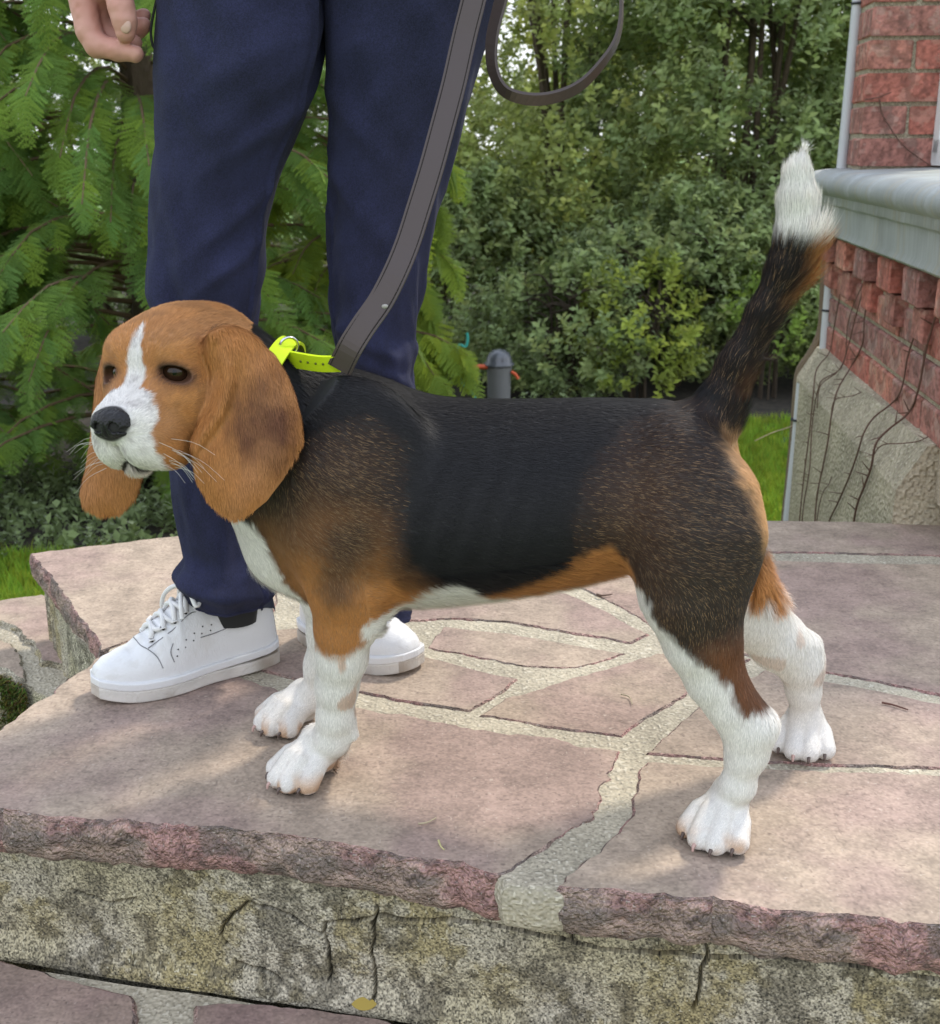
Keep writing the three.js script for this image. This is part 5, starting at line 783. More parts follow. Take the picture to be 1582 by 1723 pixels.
// ---------- the person holding the leash ----------
T.denim = tex(512, (u, v) => { const w = Math.sin((u * 150 + v * 150) * Math.PI * 2) * 0.5 + 0.5, n = pn(u * 128, v * 128, 128, 3), k = 0.85 + 0.25 * w + 0.3 * n + 0.35 * pfbm(u, v, 4, 9); return [0.020 * k, 0.0225 * k, 0.062 * k]; });
T.denimB = tex(512, (u, v) => clamp(0.5 + 0.35 * Math.sin((u * 150 + v * 150) * Math.PI * 2) + 0.2 * pn(u * 200, v * 200, 200, 5)), false);
const person = thing('person', 'standing person in navy jeans and white sneakers holding the dog leash', 'person', V(-0.2, 0, -1.5));
const PO3 = V(-0.2, 0, -1.5);
{
  const denim = std({ map: rep(T.denim, 8), bumpMap: rep(T.denimB, 8), bumpScale: 0.0008, roughness: 1 });
  const legGeo = (rows, D0, D1, seed, inner, folds) => {
    const n = 150, NA = 132, S = rows.map(([y, a, b]) => { const t = clamp((1010 - y) / 1010), D = mix(D0, D1, t), p = atD(a, y, D), q = atD(b, y, D); return [p.clone().lerp(q, 0.5), (q.x - p.x) / 2]; });
    const cy = new THREE.CatmullRomCurve3(S.map((s) => s[0])), cr = new THREE.CatmullRomCurve3(S.map((s, i) => V(s[1], i, 0))), pos = [], uv = [], idx = [];
    for (let i = 0; i <= n; i++) {
      const t = i / n, c = cy.getPoint(t), r = cr.getPoint(t).x;
      for (let j = 0; j <= NA; j++) {
        const a = j / NA * Math.PI * 2, h = c.y; let d = 0;
        const kn = Math.exp(-((h - 0.50) ** 2) / 0.012), an = sstep(0.22, 0.08, h), up = sstep(0.55, 0.75, h), cx = Math.cos(a), sx = Math.sin(a);
        const ridge = (x) => 0.8 - Math.sqrt(x * x + 0.02) * 1.8;
        d += 0.008 * fbm(cx * 1.6 + seed, h * 5, sx * 1.6, 3);
        d += (0.0045 + 0.0055 * kn + 0.002 * up) * ridge(vnoise(cx * 1.1 + seed + 3, h * 15 + sx * 2.2 * inner + cx * 1.0, sx * 1.1));
        d += 0.011 * an * ridge(vnoise(cx * 1.3 + seed, h * 34 + sx * 1.3, sx * 1.3 + 4)); d += 0.005 * (an + 0.5 * kn) * vnoise(cx * 3, h * 26, sx * 3 + seed);
        d += 0.0012 * (0.30 + 0.9 * kn + 0.5 * an) * ridge(vnoise(cx * 2.0 + seed, h * 36 + cx * 3.0 * inner, sx * 2.0 + 11));
        for (const [h0, a0, da, amp, wd, sl] of folds) { let q = a - a0; q = Math.atan2(Math.sin(q), Math.cos(q)); d += 1.15 * amp * Math.exp(-((h - h0 - sl * q) ** 2) / (wd * wd)) * Math.exp(-(q * q) / (da * da)); }
        // inner leg seam
        let sa = a - (inner > 0 ? 0.42 : Math.PI - 0.42); sa = Math.atan2(Math.sin(sa), Math.cos(sa)); d += 0.0034 * Math.exp(-(sa * sa) / 0.0012) - 0.0026 * Math.exp(-((sa - 0.075) ** 2) / 0.0008);
        if (i < 3) d += 0.002;
        const R = r + d - 0.010 * sstep(0.82, 0.62, h); pos.push(c.x + cx * R - PO3.x, c.y - PO3.y, c.z + sx * R * 1.04 - PO3.z); uv.push(a * 0.09, h);
      }
    }
    for (let i = 0; i < n; i++) for (let j = 0; j < NA; j++) { const a = i * (NA + 1) + j, b = a + NA + 1; idx.push(a, b, a + 1, a + 1, b, b + 1); }
    return geoOf(pos, idx, uv);
  };
  const L = legGeo([[1014, 324, 450], [1000, 308, 457], [965, 296, 458], [930, 302, 444], [880, 290, 432], [800, 278, 425], [700, 272, 424], [600, 264, 430], [520, 254, 442], [460, 248, 452], [400, 247, 457], [300, 250, 482], [200, 258, 520], [100, 262, 546], [0, 268, 549], [-120, 270, 552], [-260, 272, 556]], 1.475, 1.53, 1.3, 1, [[0.47, 1.9, 0.7, 0.010, 0.016, 0.05], [0.60, 0.9, 0.8, 0.006, 0.014, -0.06], [0.69, 0.9, 0.9, 0.006, 0.016, -0.06], [0.54, 1.0, 0.7, 0.006, 0.012, -0.05], [0.13, 1.6, 1.4, 0.012, 0.012, 0.01], [0.44, 2.6, 0.6, 0.010, 0.02, 0.06], [0.77, 1.3, 0.9, 0.005, 0.02, -0.05]]);
  const Rg = legGeo([[1040, 574, 690], [1020, 566, 694], [980, 562, 696], [900, 560, 698], [800, 558, 703], [700, 556, 708], [620, 552, 713], [585, 553, 722], [560, 550, 716], [500, 545, 722], [400, 542, 740], [300, 546, 766], [200, 549, 790], [100, 550, 808], [0, 551, 838], [-120, 552, 860], [-260, 553, 880]], 1.53, 1.56, 8.7, -1, [[0.40, 1.2, 1.0, 0.011, 0.012, 0.03], [0.35, 1.6, 1.3, 0.011, 0.012, -0.02], [0.44, 1.7, 0.9, 0.009, 0.014, 0.03], [0.62, 2.2, 0.7, 0.006, 0.014, 0.07], [0.70, 2.1, 0.8, 0.006, 0.016, 0.07], [0.31, 1.5, 1.3, 0.010, 0.014, 0.02]]);
  mesh('trousers', mergeGeometries([L, Rg]), denim, person);
  // hips
  const hp = []; { const N = 40, A = 60, pos = [], uv = [], idx = []; for (let i = 0; i <= N; i++) { const t = i / N, y = mix(0.93, 1.10, t), wv = mix(0.205, 0.175, t), dv = mix(0.115, 0.125, t); for (let j = 0; j <= A; j++) { const a = j / A * Math.PI * 2; pos.push(-0.185 + Math.cos(a) * wv * (1 - 0.1 * sstep(0.15, 0, t)) - PO3.x, y, -1.55 + Math.sin(a) * dv - PO3.z); uv.push(a * 0.15, y); } } for (let i = 0; i < N; i++) for (let j = 0; j < A; j++) { const a = i * (A + 1) + j, b = a + A + 1; idx.push(a, b, a + 1, a + 1, b, b + 1); } mesh('trouser_seat', geoOf(pos, idx, uv), denim, person); }
  // thread along the inner seams is too fine to show; body, arms and hands
  const P = (px, py, D) => { const p = atD(px, py, D); return [p.x, p.y, p.z]; };
  const bone = (a, b, ra, rb) => [...a, ...b, ra, rb];
  const shR = [-0.40, 1.42, -1.56], elR = [-0.47, 1.10, -1.58], wrR = P(158, -120, 1.50), shL = [0.02, 1.42, -1.56], elL = [0.12, 1.12, -1.52], wrL = P(905, -290, 1.40);
  const bodyC = [bone([-0.185, 1.06, -1.55], [-0.185, 1.30, -1.56], 0.11, 0.14), bone(shR, shL, 0.065, 0.065), bone(shR, elR, 0.052, 0.042), bone(elR, wrR, 0.042, 0.029), bone(shL, elL, 0.052, 0.042), bone(elL, wrL, 0.042, 0.029), bone([-0.185, 1.40, -1.56], [-0.185, 1.55, -1.55], 0.06, 0.055), bone([-0.24, 1.04, -1.55], P(408, -60, 1.53), 0.05, 0.045), bone(P(408, -60, 1.53), P(350, 440, 1.505), 0.045, 0.032), bone(P(350, 440, 1.505), P(360, 880, 1.48), 0.032, 0.026), bone([-0.13, 1.04, -1.55], P(690, -60, 1.555), 0.05, 0.045), bone(P(690, -60, 1.555), P(632, 500, 1.545), 0.045, 0.032), bone(P(632, 500, 1.545), P(628, 880, 1.535), 0.032, 0.026)];
  const bodyD = (x, y, z) => { let d = chainD(bodyC, x, y, z, 0.05); d = smin(d, ell(x + 0.185, y - 1.655, z + 1.545, 0.078, 0.115, 0.098), 0.03); d = smin(d, ell(x + 0.185, y - 1.635, z + 1.445, 0.014, 0.024, 0.02), 0.015); return d; };
  // hanging hand: palm, four fingers, thumb
  const D = 1.505, hR = [bone(wrR, P(150, -40, D), 0.029, 0.032), bone(P(160, -60, D + 0.005), P(168, -8, D + 0.012), 0.030, 0.024)];
  const chains = [
    [P(138, -10, D - 0.012), P(150, 52, D - 0.020), P(163, 76, D - 0.024), P(198, 84, D - 0.03), P(228, 91, D - 0.034), [0.0175, 0.0145, 0.0135, 0.0118, 0.0098]],
    [P(160, -10, D + 0.002), P(168, 45, D + 0.004), P(190, 62, D), P(214, 72, D - 0.004), P(226, 72, D - 0.006), [0.0165, 0.0135, 0.0122, 0.0108, 0.0092]],
    [P(172, -12, D + 0.018), P(184, 28, D + 0.022), P(205, 50, D + 0.02), P(232, 48, D + 0.014), P(242, 42, D + 0.01), [0.016, 0.0128, 0.0118, 0.0105, 0.009]],
    [P(184, -18, D + 0.034), P(196, 10, D + 0.038), P(214, 32, D + 0.038), P(236, 32, D + 0.032), P(243, 26, D + 0.03), [0.0145, 0.0112, 0.0102, 0.0092, 0.008]],
    [P(172, -50, D - 0.02), P(196, -22, D - 0.034), P(205, 14, D - 0.04), P(210, 36, D - 0.042), P(211, 55, D - 0.042), [0.018, 0.0165, 0.0145, 0.0135, 0.0112]],
  ];
  const handD = (x, y, z) => { let d = chainD(hR, x, y, z, 0.02); for (const c of chains) { const r = c[5]; let f = 1e9; for (let i = 0; i < 4; i++) { const e = cone(x, y, z, [...c[i], ...c[i + 1], r[i], r[i + 1]]); f = f > 1e8 ? e : smin(f, e, 0.005); } d = smin(d, f, 0.0045); } d += 0.0006 * vnoise(x * 160, y * 160, z * 160); return d; };
  const hL = wrL, hc = [0.02, -0.05, 0.03];
  const lh = []; { const b = V(...wrL), pl = b.clone().add(V(0.0, -0.06, 0.03)); lh.push(bone(wrL, [pl.x, pl.y, pl.z], 0.029, 0.034)); for (let i = 0; i < 4; i++) { const k = pl.clone().add(V(-0.026 + i * 0.018, -0.022, 0.01)), m = k.clone().add(V(0, -0.012, 0.034)), e = m.clone().add(V(0, 0.026, 0.012)), t = e.clone().add(V(0, 0.012, -0.016)); lh.push(bone(k.toArray(), m.toArray(), 0.0125, 0.0115), bone(m.toArray(), e.toArray(), 0.0115, 0.0105), bone(e.toArray(), t.toArray(), 0.0105, 0.009)); } const k = pl.clone().add(V(-0.03, 0.01, 0.02)), m = k.clone().add(V(-0.012, -0.01, 0.03)), t = m.clone().add(V(0.03, 0.008, 0.018)); lh.push(bone(k.toArray(), m.toArray(), 0.0145, 0.0125), bone(m.toArray(), t.toArray(), 0.0125, 0.0105)); }
  const lhD = (x, y, z) => chainD(lh, x, y, z, 0.006);
  const bb = (pts, m) => { const lo = [1e9, 1e9, 1e9], hi = [-1e9, -1e9, -1e9]; pts.forEach((p) => p.forEach((v, i) => { lo[i] = Math.min(lo[i], v - m); hi[i] = Math.max(hi[i], v + m); })); return [lo, hi]; };
  const hb = bb([wrR, ...chains.flatMap((c) => c.slice(0, 5))], 0.036), lb = bb(lh.map((c) => c.slice(0, 3)).concat(lh.map((c) => c.slice(3, 6))), 0.036);
  const nets = [surfaceNets(bodyD, [-0.62, 0.05, -1.75], [0.30, 1.82, -1.28], 0.012), surfaceNets(handD, ...hb, 0.0022), surfaceNets(lhD, ...lb, 0.0035)];
  const gs = nets.map((n) => { const p = n.pos.slice(), c = new Float32Array(p.length); for (let i = 0; i < p.length; i += 3) { const r = 0.5 + 0.5 * fbm(p[i] * 60, p[i + 1] * 60, p[i + 2] * 60, 3); const q = mix3([0.48, 0.21, 0.165], [0.56, 0.31, 0.245], r); c.set(q, i); p[i] -= PO3.x; p[i + 2] -= PO3.z; } return geoOf(p, n.idx, null, n.nrm, c); });
  mesh('body', mergeGeometries(gs), phys({ vertexColors: true, roughness: 0.55 }), person);
  // nail of the thumb
  { const a = V(...P(211, 43, D - 0.053)), g = new THREE.SphereGeometry(1, 16, 12); g.scale(0.0068, 0.0085, 0.003); const m = mesh('nail', g, std({ color: lin(0.56, 0.36, 0.29), roughness: 0.35 }), person); m.position.copy(a).sub(PO3); }
  // sweater, hair
  const sw = (x, y, z) => { let d = chainD(bodyC.slice(0, 6), x, y, z, 0.05) - 0.014; d = Math.max(d, 0.96 - y - 0); const a = V(...wrR), b = V(...wrL); d = Math.max(d, 0.055 - Math.hypot(x - a.x, y - a.y, z - a.z), 0.055 - Math.hypot(x - b.x, y - b.y, z - b.z)); return d; };
  const ns = surfaceNets(sw, [-0.64, 0.88, -1.78], [0.32, 1.55, -1.26], 0.012); { const p = ns.pos; for (let i = 0; i < p.length; i += 3) { p[i] -= PO3.x; p[i + 2] -= PO3.z; } mesh('sweater', geoOf(p, ns.idx, null, ns.nrm), std({ color: lin(0.05, 0.055, 0.07), roughness: 1 }), person); }
  const nh = surfaceNets((x, y, z) => Math.max(ell(x + 0.185, y - 1.675, z + 1.56, 0.087, 0.112, 0.105), -(ell(x + 0.185, y - 1.61, z + 1.44, 0.09, 0.1, 0.07))), [-0.3, 1.5, -1.7], [-0.06, 1.82, -1.42], 0.01); { const p = nh.pos; for (let i = 0; i < p.length; i += 3) { p[i] -= PO3.x; p[i + 2] -= PO3.z; } mesh('hair', geoOf(p, nh.idx, null, nh.nrm), std({ color: lin(0.08, 0.07, 0.06), roughness: 0.8 }), person); }
  // thin black cord hanging beside the hip
  mesh('cord', tube([[272, -30], [259, 20], [254, 55], [258, 78], [264, 86]].map(([x, y]) => atD(x, y, 1.5).sub(PO3)), 0.0016, 30, 6), std({ color: lin(0.012, 0.012, 0.013), roughness: 0.6 }), person);
  // ---------- sneakers ----------
  const leather = phys({ map: rep(tex(256, (u, v) => { const k = sstep(0.12, 0.4, pfbm(u, v, 8, 411, 5)); return mix3([0.70, 0.70, 0.705], [0.52, 0.49, 0.45], k * 0.2); }), 8), roughness: 0.38, bumpMap: rep(T.grain, 18), bumpScale: 0.0004, specularIntensity: 0.7 }), rubber = std({ map: tex(256, (u, v) => { const k = sstep(0.05, 0.35, pfbm(u, v, 6, 401, 5)); return mix3([0.58, 0.55, 0.51], [0.28, 0.22, 0.16], k * 0.85).map((x) => x * (1 + 0.15 * pn(u * 60, v * 60, 60, 4))); }), roughness: 0.85, bumpMap: rep(T.grain, 10), bumpScale: 0.001 }), lace = std({ color: lin(0.70, 0.69, 0.68), roughness: 0.95 }), navy = std({ color: lin(0.012, 0.018, 0.038), roughness: 0.6 }), darkM = std({ color: lin(0.02, 0.02, 0.02), roughness: 0.9 }), stitchM = std({ color: lin(0.22, 0.22, 0.23), roughness: 0.9 });
  const sneaker = (heel, toe, side) => {
    const d = toe.clone().sub(heel), Ls = d.length(); const g = new THREE.Group(); g.name = 'sneaker'; g.position.copy(heel).sub(PO3); g.rotation.y = Math.atan2(-d.z, d.x); person.add(g);
    const X = (s) => s * Ls;     // s: 0 heel .. 1 toe
    const outline = (s, sg) => { const w = Math.pow(Math.max(0, Math.sin(Math.PI * Math.pow(clamp(s), 0.86))), 0.34); const k = mix(0.033, 0.046, sstep(0.25, 0.72, s)) * (1 - 0.10 * Math.exp(-((s - 0.42) ** 2) / 0.02)); return sg * k * Math.min(1, w * 1.02) + 0.006 * side * sstep(0.4, 1, s) * sstep(1.02, 0.7, s); };
    // sole
    const soleGeo = (y0, y1, gr, bev) => { const pts = [], N = 48; for (let i = 0; i <= N; i++) { const s = i / N; pts.push(new THREE.Vector2(X(s), outline(s, 1) + (gr) * (outline(s, 1) > 0 ? 1 : -1))); } for (let i = N; i >= 0; i--) { const s = i / N; pts.push(new THREE.Vector2(X(s), outline(s, -1) - gr)); } const g2 = new THREE.ExtrudeGeometry(new THREE.Shape(pts), { depth: y1 - y0 - 2 * bev, bevelEnabled: true, bevelSize: bev, bevelThickness: bev, bevelSegments: 3 }); g2.rotateX(-Math.PI / 2); g2.translate(0, y0 + bev, 0); g2.scale(1, 1, 1); const p = g2.attributes.position; for (let i = 0; i < p.count; i++) { const s = p.getX(i) / Ls; p.setY(i, p.getY(i) + 0.008 * Math.pow(sstep(0.78, 1.05, s), 1.3) + 0.004 * sstep(0.10, -0.02, s) * (y0 > 0.01 ? 1 : 0) + (y0 > 0.01 ? 0.004 * sstep(0.5, 0.1, s) : 0)); p.setZ(i, -p.getZ(i)); } const ix = g2.index; const q = g2.toNonIndexed ? g2 : g2; q.computeVertexNormals(); return q; };
    const flip = (q) => { const p = q.attributes.position, n = p.count; for (let i = 0; i < n; i += 3) for (const at of Object.values(q.attributes)) { const k = at.itemSize; for (let c = 0; c < k; c++) { const t = at.array[(i + 1) * k + c]; at.array[(i + 1) * k + c] = at.array[(i + 2) * k + c]; at.array[(i + 2) * k + c] = t; } } q.computeVertexNormals(); return q; };
    mesh('outsole', flip(soleGeo(0.0005, 0.017, 0.002, 0.0025)), rubber, g); mesh('sidewall', flip(soleGeo(0.0165, 0.027, 0.0028, 0.002)), leather, g);
    // upper
    const hgt = (s) => { const K = [[0, 0.064], [0.03, 0.080], [0.08, 0.086], [0.16, 0.076], [0.26, 0.070], [0.36, 0.074], [0.44, 0.082], [0.52, 0.075], [0.62, 0.058], [0.72, 0.042], [0.82, 0.031], [0.92, 0.025], [0.97, 0.018], [1, 0.008]]; let i = 0; while (i < K.length - 2 && s > K[i + 1][0]) i++; const t = clamp((s - K[i][0]) / (K[i + 1][0] - K[i][0])); return mix(K[i][1], K[i + 1][1], t * t * (3 - 2 * t)); };
    const surf = (s, v) => { // v 0..1 across, from -z side over the top to +z side
      const a = v * Math.PI, c = Math.cos(a), sn = Math.sin(a), e = 0.62, h = hgt(s), zz = (outline(s, c < 0 ? -1 : 1) * 0.97) * Math.pow(Math.abs(c), e), lean = s < 0.5 ? 0.80 : 0.9, y = 0.026 + h * 1.12 * Math.pow(sn, 0.80), narrow = mix(1, s < 0.55 ? 0.62 : 0.8, Math.pow(sn, 2)); const cr = 0.0016 * Math.exp(-((s - 0.66) ** 2) / 0.0016) * Math.sin(v * 9 + s * 160); return V(X(s) + (s < 0.1 ? 0.006 * sn : 0), y + cr, zz * narrow); };
    const NS = 70, NV = 48, pos = [], uv = [], idx = []; for (let i = 0; i <= NS; i++) { const s = 0.008 + 0.984 * i / NS; for (let j = 0; j <= NV; j++) { const p = surf(s, j / NV); pos.push(p.x, p.y, p.z); uv.push(p.x, j / NV * 0.12); } } for (let i = 0; i < NS; i++) for (let j = 0; j < NV; j++) { const a = i * (NV + 1) + j, b = a + NV + 1; idx.push(a, a + 1, b, a + 1, b + 1, b); }
    for (const i of [0, NS]) { const k = pos.length / 3, s = i ? 0.996 : 0.004; pos.push(X(s), 0.03, 0); uv.push(0, 0); for (let j = 0; j < NV; j++) idx.push(k, i * (NV + 1) + j, i * (NV + 1) + j + 1); }
    mesh('upper', geoOf(pos, idx, uv), leather, g);
    const on = (s, v, o = 0.001) => { const p = surf(s, v), e = 0.01, a = surf(s + e, v).sub(p), b = surf(s, v + e).sub(p), n = a.cross(b).normalize(); if (n.y < 0 && v > 0.2 && v < 0.8) n.negate(); if (v <= 0.2 && n.z < 0) n.negate(); if (v >= 0.8 && n.z > 0) n.negate(); return p.addScaledVector(n, o); };
    // heel tab, sock
    { const q = [], ix = [], u2 = []; for (let i = 0; i <= 10; i++) for (let j = 0; j <= 20; j++) { const v = 0.18 + 0.64 * j / 20, s = 0.005 + 0.11 * i / 10; const p = on(s, v, 0.0018); p.y = Math.max(p.y, 0.06); q.push(p.x - 0.0015, p.y, p.z); u2.push(i, j); } for (let i = 0; i < 10; i++) for (let j = 0; j < 20; j++) { const a = i * 21 + j, b = a + 21; ix.push(a, a + 1, b, a + 1, b + 1, b); } mesh('heel_tab', geoOf(q, ix, u2), navy, g); }
    mesh('sock', taperTube([V(X(0.24), 0.07, 0), V(X(0.235), 0.11, 0), V(X(0.235), 0.16, 0)], 0.034, 0.040, 6, 24), darkM, g);
    // stitched seams
    for (const sv of [0, 1]) { const m = (v) => sv ? 1 - v : v; const seam = (L2) => mesh('seam', tube(L2.map(([s, v]) => on(s, m(v), 0.0003)), 0.0007, 40, 5), stitchM, g); seam([[0.68, 0.07], [0.70, 0.18], [0.73, 0.28], [0.755, 0.38], [0.76, 0.5]]); seam([[0.73, 0.30], [0.60, 0.30], [0.48, 0.29], [0.38, 0.27], [0.30, 0.30]]); seam([[0.46, 0.12], [0.36, 0.14], [0.28, 0.18], [0.34, 0.28]]); seam([[0.62, 0.07], [0.63, 0.14], [0.61, 0.20]]);
      for (let r = 0; r < 2; r++) for (let k = 0; k < 5; k++) { const h = mesh('air_hole', new THREE.SphereGeometry(0.0011, 8, 6), darkM, g); h.position.copy(on(0.60 - k * 0.05 - r * 0.01, m(0.10 + r * 0.035 + k * 0.012), 0)); } }
    // eyelets and laces
    for (let k = 0; k < 6; k++) { const s = 0.70 - k * 0.062, w = 0.37 - 0.016 * k; const A = on(s, w, 0.001), B = on(s, 1 - w, 0.001); for (const p of [A, B]) { const m = mesh('eyelet', new THREE.TorusGeometry(0.0036, 0.0011, 6, 14), lace, g); m.position.copy(p); m.lookAt(m.position.clone().add(V(0.2, 0.7, p.z > 0 ? 0.8 : -0.8))); m.rotation.set(-0.9 * Math.sign(p.z) * -1, 0, 0); const hole = mesh('eyelet_hole', new THREE.SphereGeometry(0.0024, 8, 6), darkM, g); hole.position.copy(p); }
      const mids = (s1) => [on(s, w, 0.0015), on(mix(s, s1, 0.3), 0.42, 0.004), on(mix(s, s1, 0.5), 0.5, 0.0055), on(mix(s, s1, 0.7), 0.58, 0.004), on(s1, 1 - w, 0.0015)]; const flat = (L2) => { const t = tube(L2, 0.0034, 24, 6); return t; }; mesh('lace', flat(mids(s - 0.055)), lace, g); const r2 = mids(s - 0.055).map((p) => V(p.x, p.y + 0.001, -p.z)); mesh('lace', flat(r2), lace, g); }
    const kn = on(0.46, 0.5, 0.007); const bow = (L2) => mesh('lace', tube(L2.map(([x, y, z]) => kn.clone().add(V(x, y, z))), 0.0031, 40, 6), lace, g);
    mesh('lace_knot', new THREE.SphereGeometry(0.0065, 10, 8).scale(1.1, 0.8, 1.2), lace, g).position.copy(kn);
    bow([[0, 0, 0], [0.004, 0.006, 0.018], [-0.002, -0.014, 0.043], [-0.004, -0.044, 0.054], [-0.010, -0.052, 0.057], [-0.016, -0.040, 0.055], [-0.010, -0.010, 0.038], [0, 0, 0]]); bow([[0, 0, 0], [0.004, 0.008, -0.016], [0.006, 0.004, -0.036], [0.004, -0.006, -0.046], [-0.003, -0.002, -0.040], [-0.003, 0.005, -0.018], [0, 0, 0]]); bow([[0, 0, 0], [0.010, 0.004, 0.014], [0.020, -0.012, 0.036], [0.022, -0.030, 0.046], [0.018, -0.048, 0.053]]); bow([[0, 0, 0], [0.012, 0.003, -0.014], [0.020, -0.008, -0.032], [0.022, -0.022, -0.040]]);
    return g;
  };
  sneaker(onY(466, 1106), onY(158, 1176), -1); sneaker(onY(515, 1068), onY(700, 1132), 1);
}
// ---------- collar and leash ----------
{
  const neon = phys({ color: lin(0.62, 0.80, 0.02), roughness: 0.35, specularIntensity: 0.6 }), steel = std({ color: lin(0.6, 0.6, 0.6), metalness: 1, roughness: 0.25 });
  const ax = V(-0.93, 0.34, -0.10).normalize(), cen = dp(448, 700, 0.022), e1 = V(0, 0, 1).cross(ax).normalize(), e2b = ax.clone().cross(e1);
  const o = thing('dog_collar', 'neon yellow dog collar with a loose strap end round the beagle neck', 'collar', cen.clone());
  const N = 96, pos = [], idx = [], rad = [], dirs = [], W = 0.0095, prof = [[-W, 0], [W, 0], [W, 0.0032], [-W, 0.0032]];
  for (let i = 0; i <= N; i++) {
    const a = i / N * Math.PI * 2, d = e1.clone().multiplyScalar(Math.cos(a)).addScaledVector(e2b, Math.sin(a)); let r = 0.03; for (let k = 0; k < 60; k++) { const p = cen.clone().addScaledVector(d, r), s = Math.min(bodySDF(p.x, p.y, p.z), coreSDF(p.x, p.y, p.z)); if (s > 0.006) break; r += Math.max(0.0008, 0.006 - s) * 0.7; }
    rad.push(r); dirs.push(d);
  }
  for (let k = 0; k < 26; k++) { const q = rad.slice(); for (let i = 0; i <= N; i++) rad[i] = ((q[(i + N - 1) % N] + 2 * q[i] + q[(i + 1) % N]) / 4); }
  for (let i = 0; i <= N; i++) rad[i] -= 0.022 * sstep(-0.35, -0.8, dirs[i].y);
  for (let i = 0; i <= N; i++) prof.forEach(([w, t]) => { const p = dirs[i].clone().multiplyScalar(rad[i % N] + t).addScaledVector(ax, w); pos.push(p.x, p.y, p.z); });
  for (let i = 0; i < N; i++) for (let k = 0; k < 4; k++) { const a = i * 4 + k, b = i * 4 + (k + 1) % 4; idx.push(a, b, a + 4, b, b + 4, a + 4); }
  const band = geoOf(pos, idx).toNonIndexed(); band.computeVertexNormals(); mesh('band', band, neon, o);
  // strap end
  const strip = (pts, wd, th) => { const c = new THREE.CatmullRomCurve3(pts.map((p) => p[0])), n = 60, P = [], I = []; for (let i = 0; i <= n; i++) { const t = i / n, p = c.getPoint(t), tg = c.getTangent(t), f = t * (pts.length - 1), k = Math.min(pts.length - 2, Math.floor(f)), w = pts[k][1].clone().lerp(pts[k + 1][1], f - k); w.addScaledVector(tg, -w.dot(tg)).normalize(); const nn = tg.clone().cross(w).normalize(); for (const [a, b] of [[-1, -1], [1, -1], [1, 1], [-1, 1]]) { const q = p.clone().addScaledVector(w, a * wd).addScaledVector(nn, b * th); P.push(q.x, q.y, q.z); } } for (let i = 0; i < n; i++) for (let k = 0; k < 4; k++) { const a = i * 4 + k, b = i * 4 + (k + 1) % 4; I.push(a, a + 4, b, b, a + 4, b + 4); } I.push(0, 1, 2, 0, 2, 3); const q = n * 4; I.push(q, q + 2, q + 1, q, q + 3, q + 2); const g = geoOf(P, I).toNonIndexed(); g.computeVertexNormals(); return { g, c }; };
  const at = (x, y, D) => atD(x, y, D), up = V(0.06, 1, 0.35).normalize();
  const tail = strip([[at(478, 602, 1.19).sub(cen), up], [at(505, 607, 1.175).sub(cen), up], [at(540, 612, 1.168).sub(cen), up], [at(572, 612, 1.165).sub(cen), up]], 0.0085, 0.0016); mesh('strap_end', tail.g, neon, o);
  for (let k = 0; k < 4; k++) { const h = mesh('hole', new THREE.SphereGeometry(0.0014, 8, 6), std({ color: lin(0.12, 0.14, 0.01), roughness: 0.8 }), o); h.position.copy(tail.c.getPoint(0.35 + 0.12 * k)).add(V(0, 0, 0.0016)); }
  const ring = mesh('ring', new THREE.TorusGeometry(0.0095, 0.0016, 8, 28), steel, o); ring.position.copy(at(486, 583, 1.19)).sub(cen); ring.rotation.set(0.2, 0.5, 0);
  // leash
  const L = thing('leather_leash', 'brown stitched leather leash running up from the collar past the jeans with a hanging loop', 'leash', at(572, 616, 1.165));
  const LP = L.position.clone(), sub = (p) => p.clone().sub(LP);
  const leather = phys({ color: lin(0.060, 0.042, 0.038), roughness: 0.34, bumpMap: rep(T.grain, 20), bumpScale: 0.0005, specularIntensity: 0.9 }), inner = std({ color: lin(0.035, 0.022, 0.017), roughness: 0.6 }), thread = std({ color: lin(0.018, 0.012, 0.01), roughness: 0.9 }), threadL = std({ color: lin(0.22, 0.15, 0.10), roughness: 0.9 });
  const wv = V(0.96, -0.22, 0.15).normalize(), wb = V(0.85, -0.46, 0.15);
  const path = [[571, 622, 1.163], [590, 583, 1.16], [612, 548, 1.165], [640, 508, 1.175], [664, 462, 1.185], [685, 412, 1.20], [705, 350, 1.215], [725, 285, 1.23], [745, 212, 1.25], [764, 140, 1.27], [782, 60, 1.29], [797, 0, 1.30], [815, -80, 1.32], [850, -190, 1.35], [895, -280, 1.37]];
  const main = strip(path.map(([x, y, D], i) => [sub(at(x, y, D)), i < 4 ? wb.clone() : wv.clone()]), 0.0125, 0.0016); mesh('strap', main.g, leather, L);
  const stitches = (S, wdir, wd, n, mat, off) => { const gs = []; for (let i = 0; i < n; i++) for (const e of [-1, 1]) { const t = (i + 0.5) / n, p = S.c.getPointAt(t), tg = S.c.getTangentAt(t), w = wdir(t); w.addScaledVector(tg, -w.dot(tg)).normalize(); const nn = tg.clone().cross(w).normalize(); if (nn.z < 0) nn.negate(); const q = p.clone().addScaledVector(w, e * wd).addScaledVector(nn, off); gs.push(tube([q.clone().addScaledVector(tg, -0.0022), q, q.clone().addScaledVector(tg, 0.0022)], 0.0006, 2, 4)); } return mergeGeometries(gs); };
  mesh('stitching', stitches(main, (t) => wb.clone().lerp(wv, clamp(t * 5)), 0.0098, 125, thread, 0.0016), thread, L).userData.kind = 'stuff';
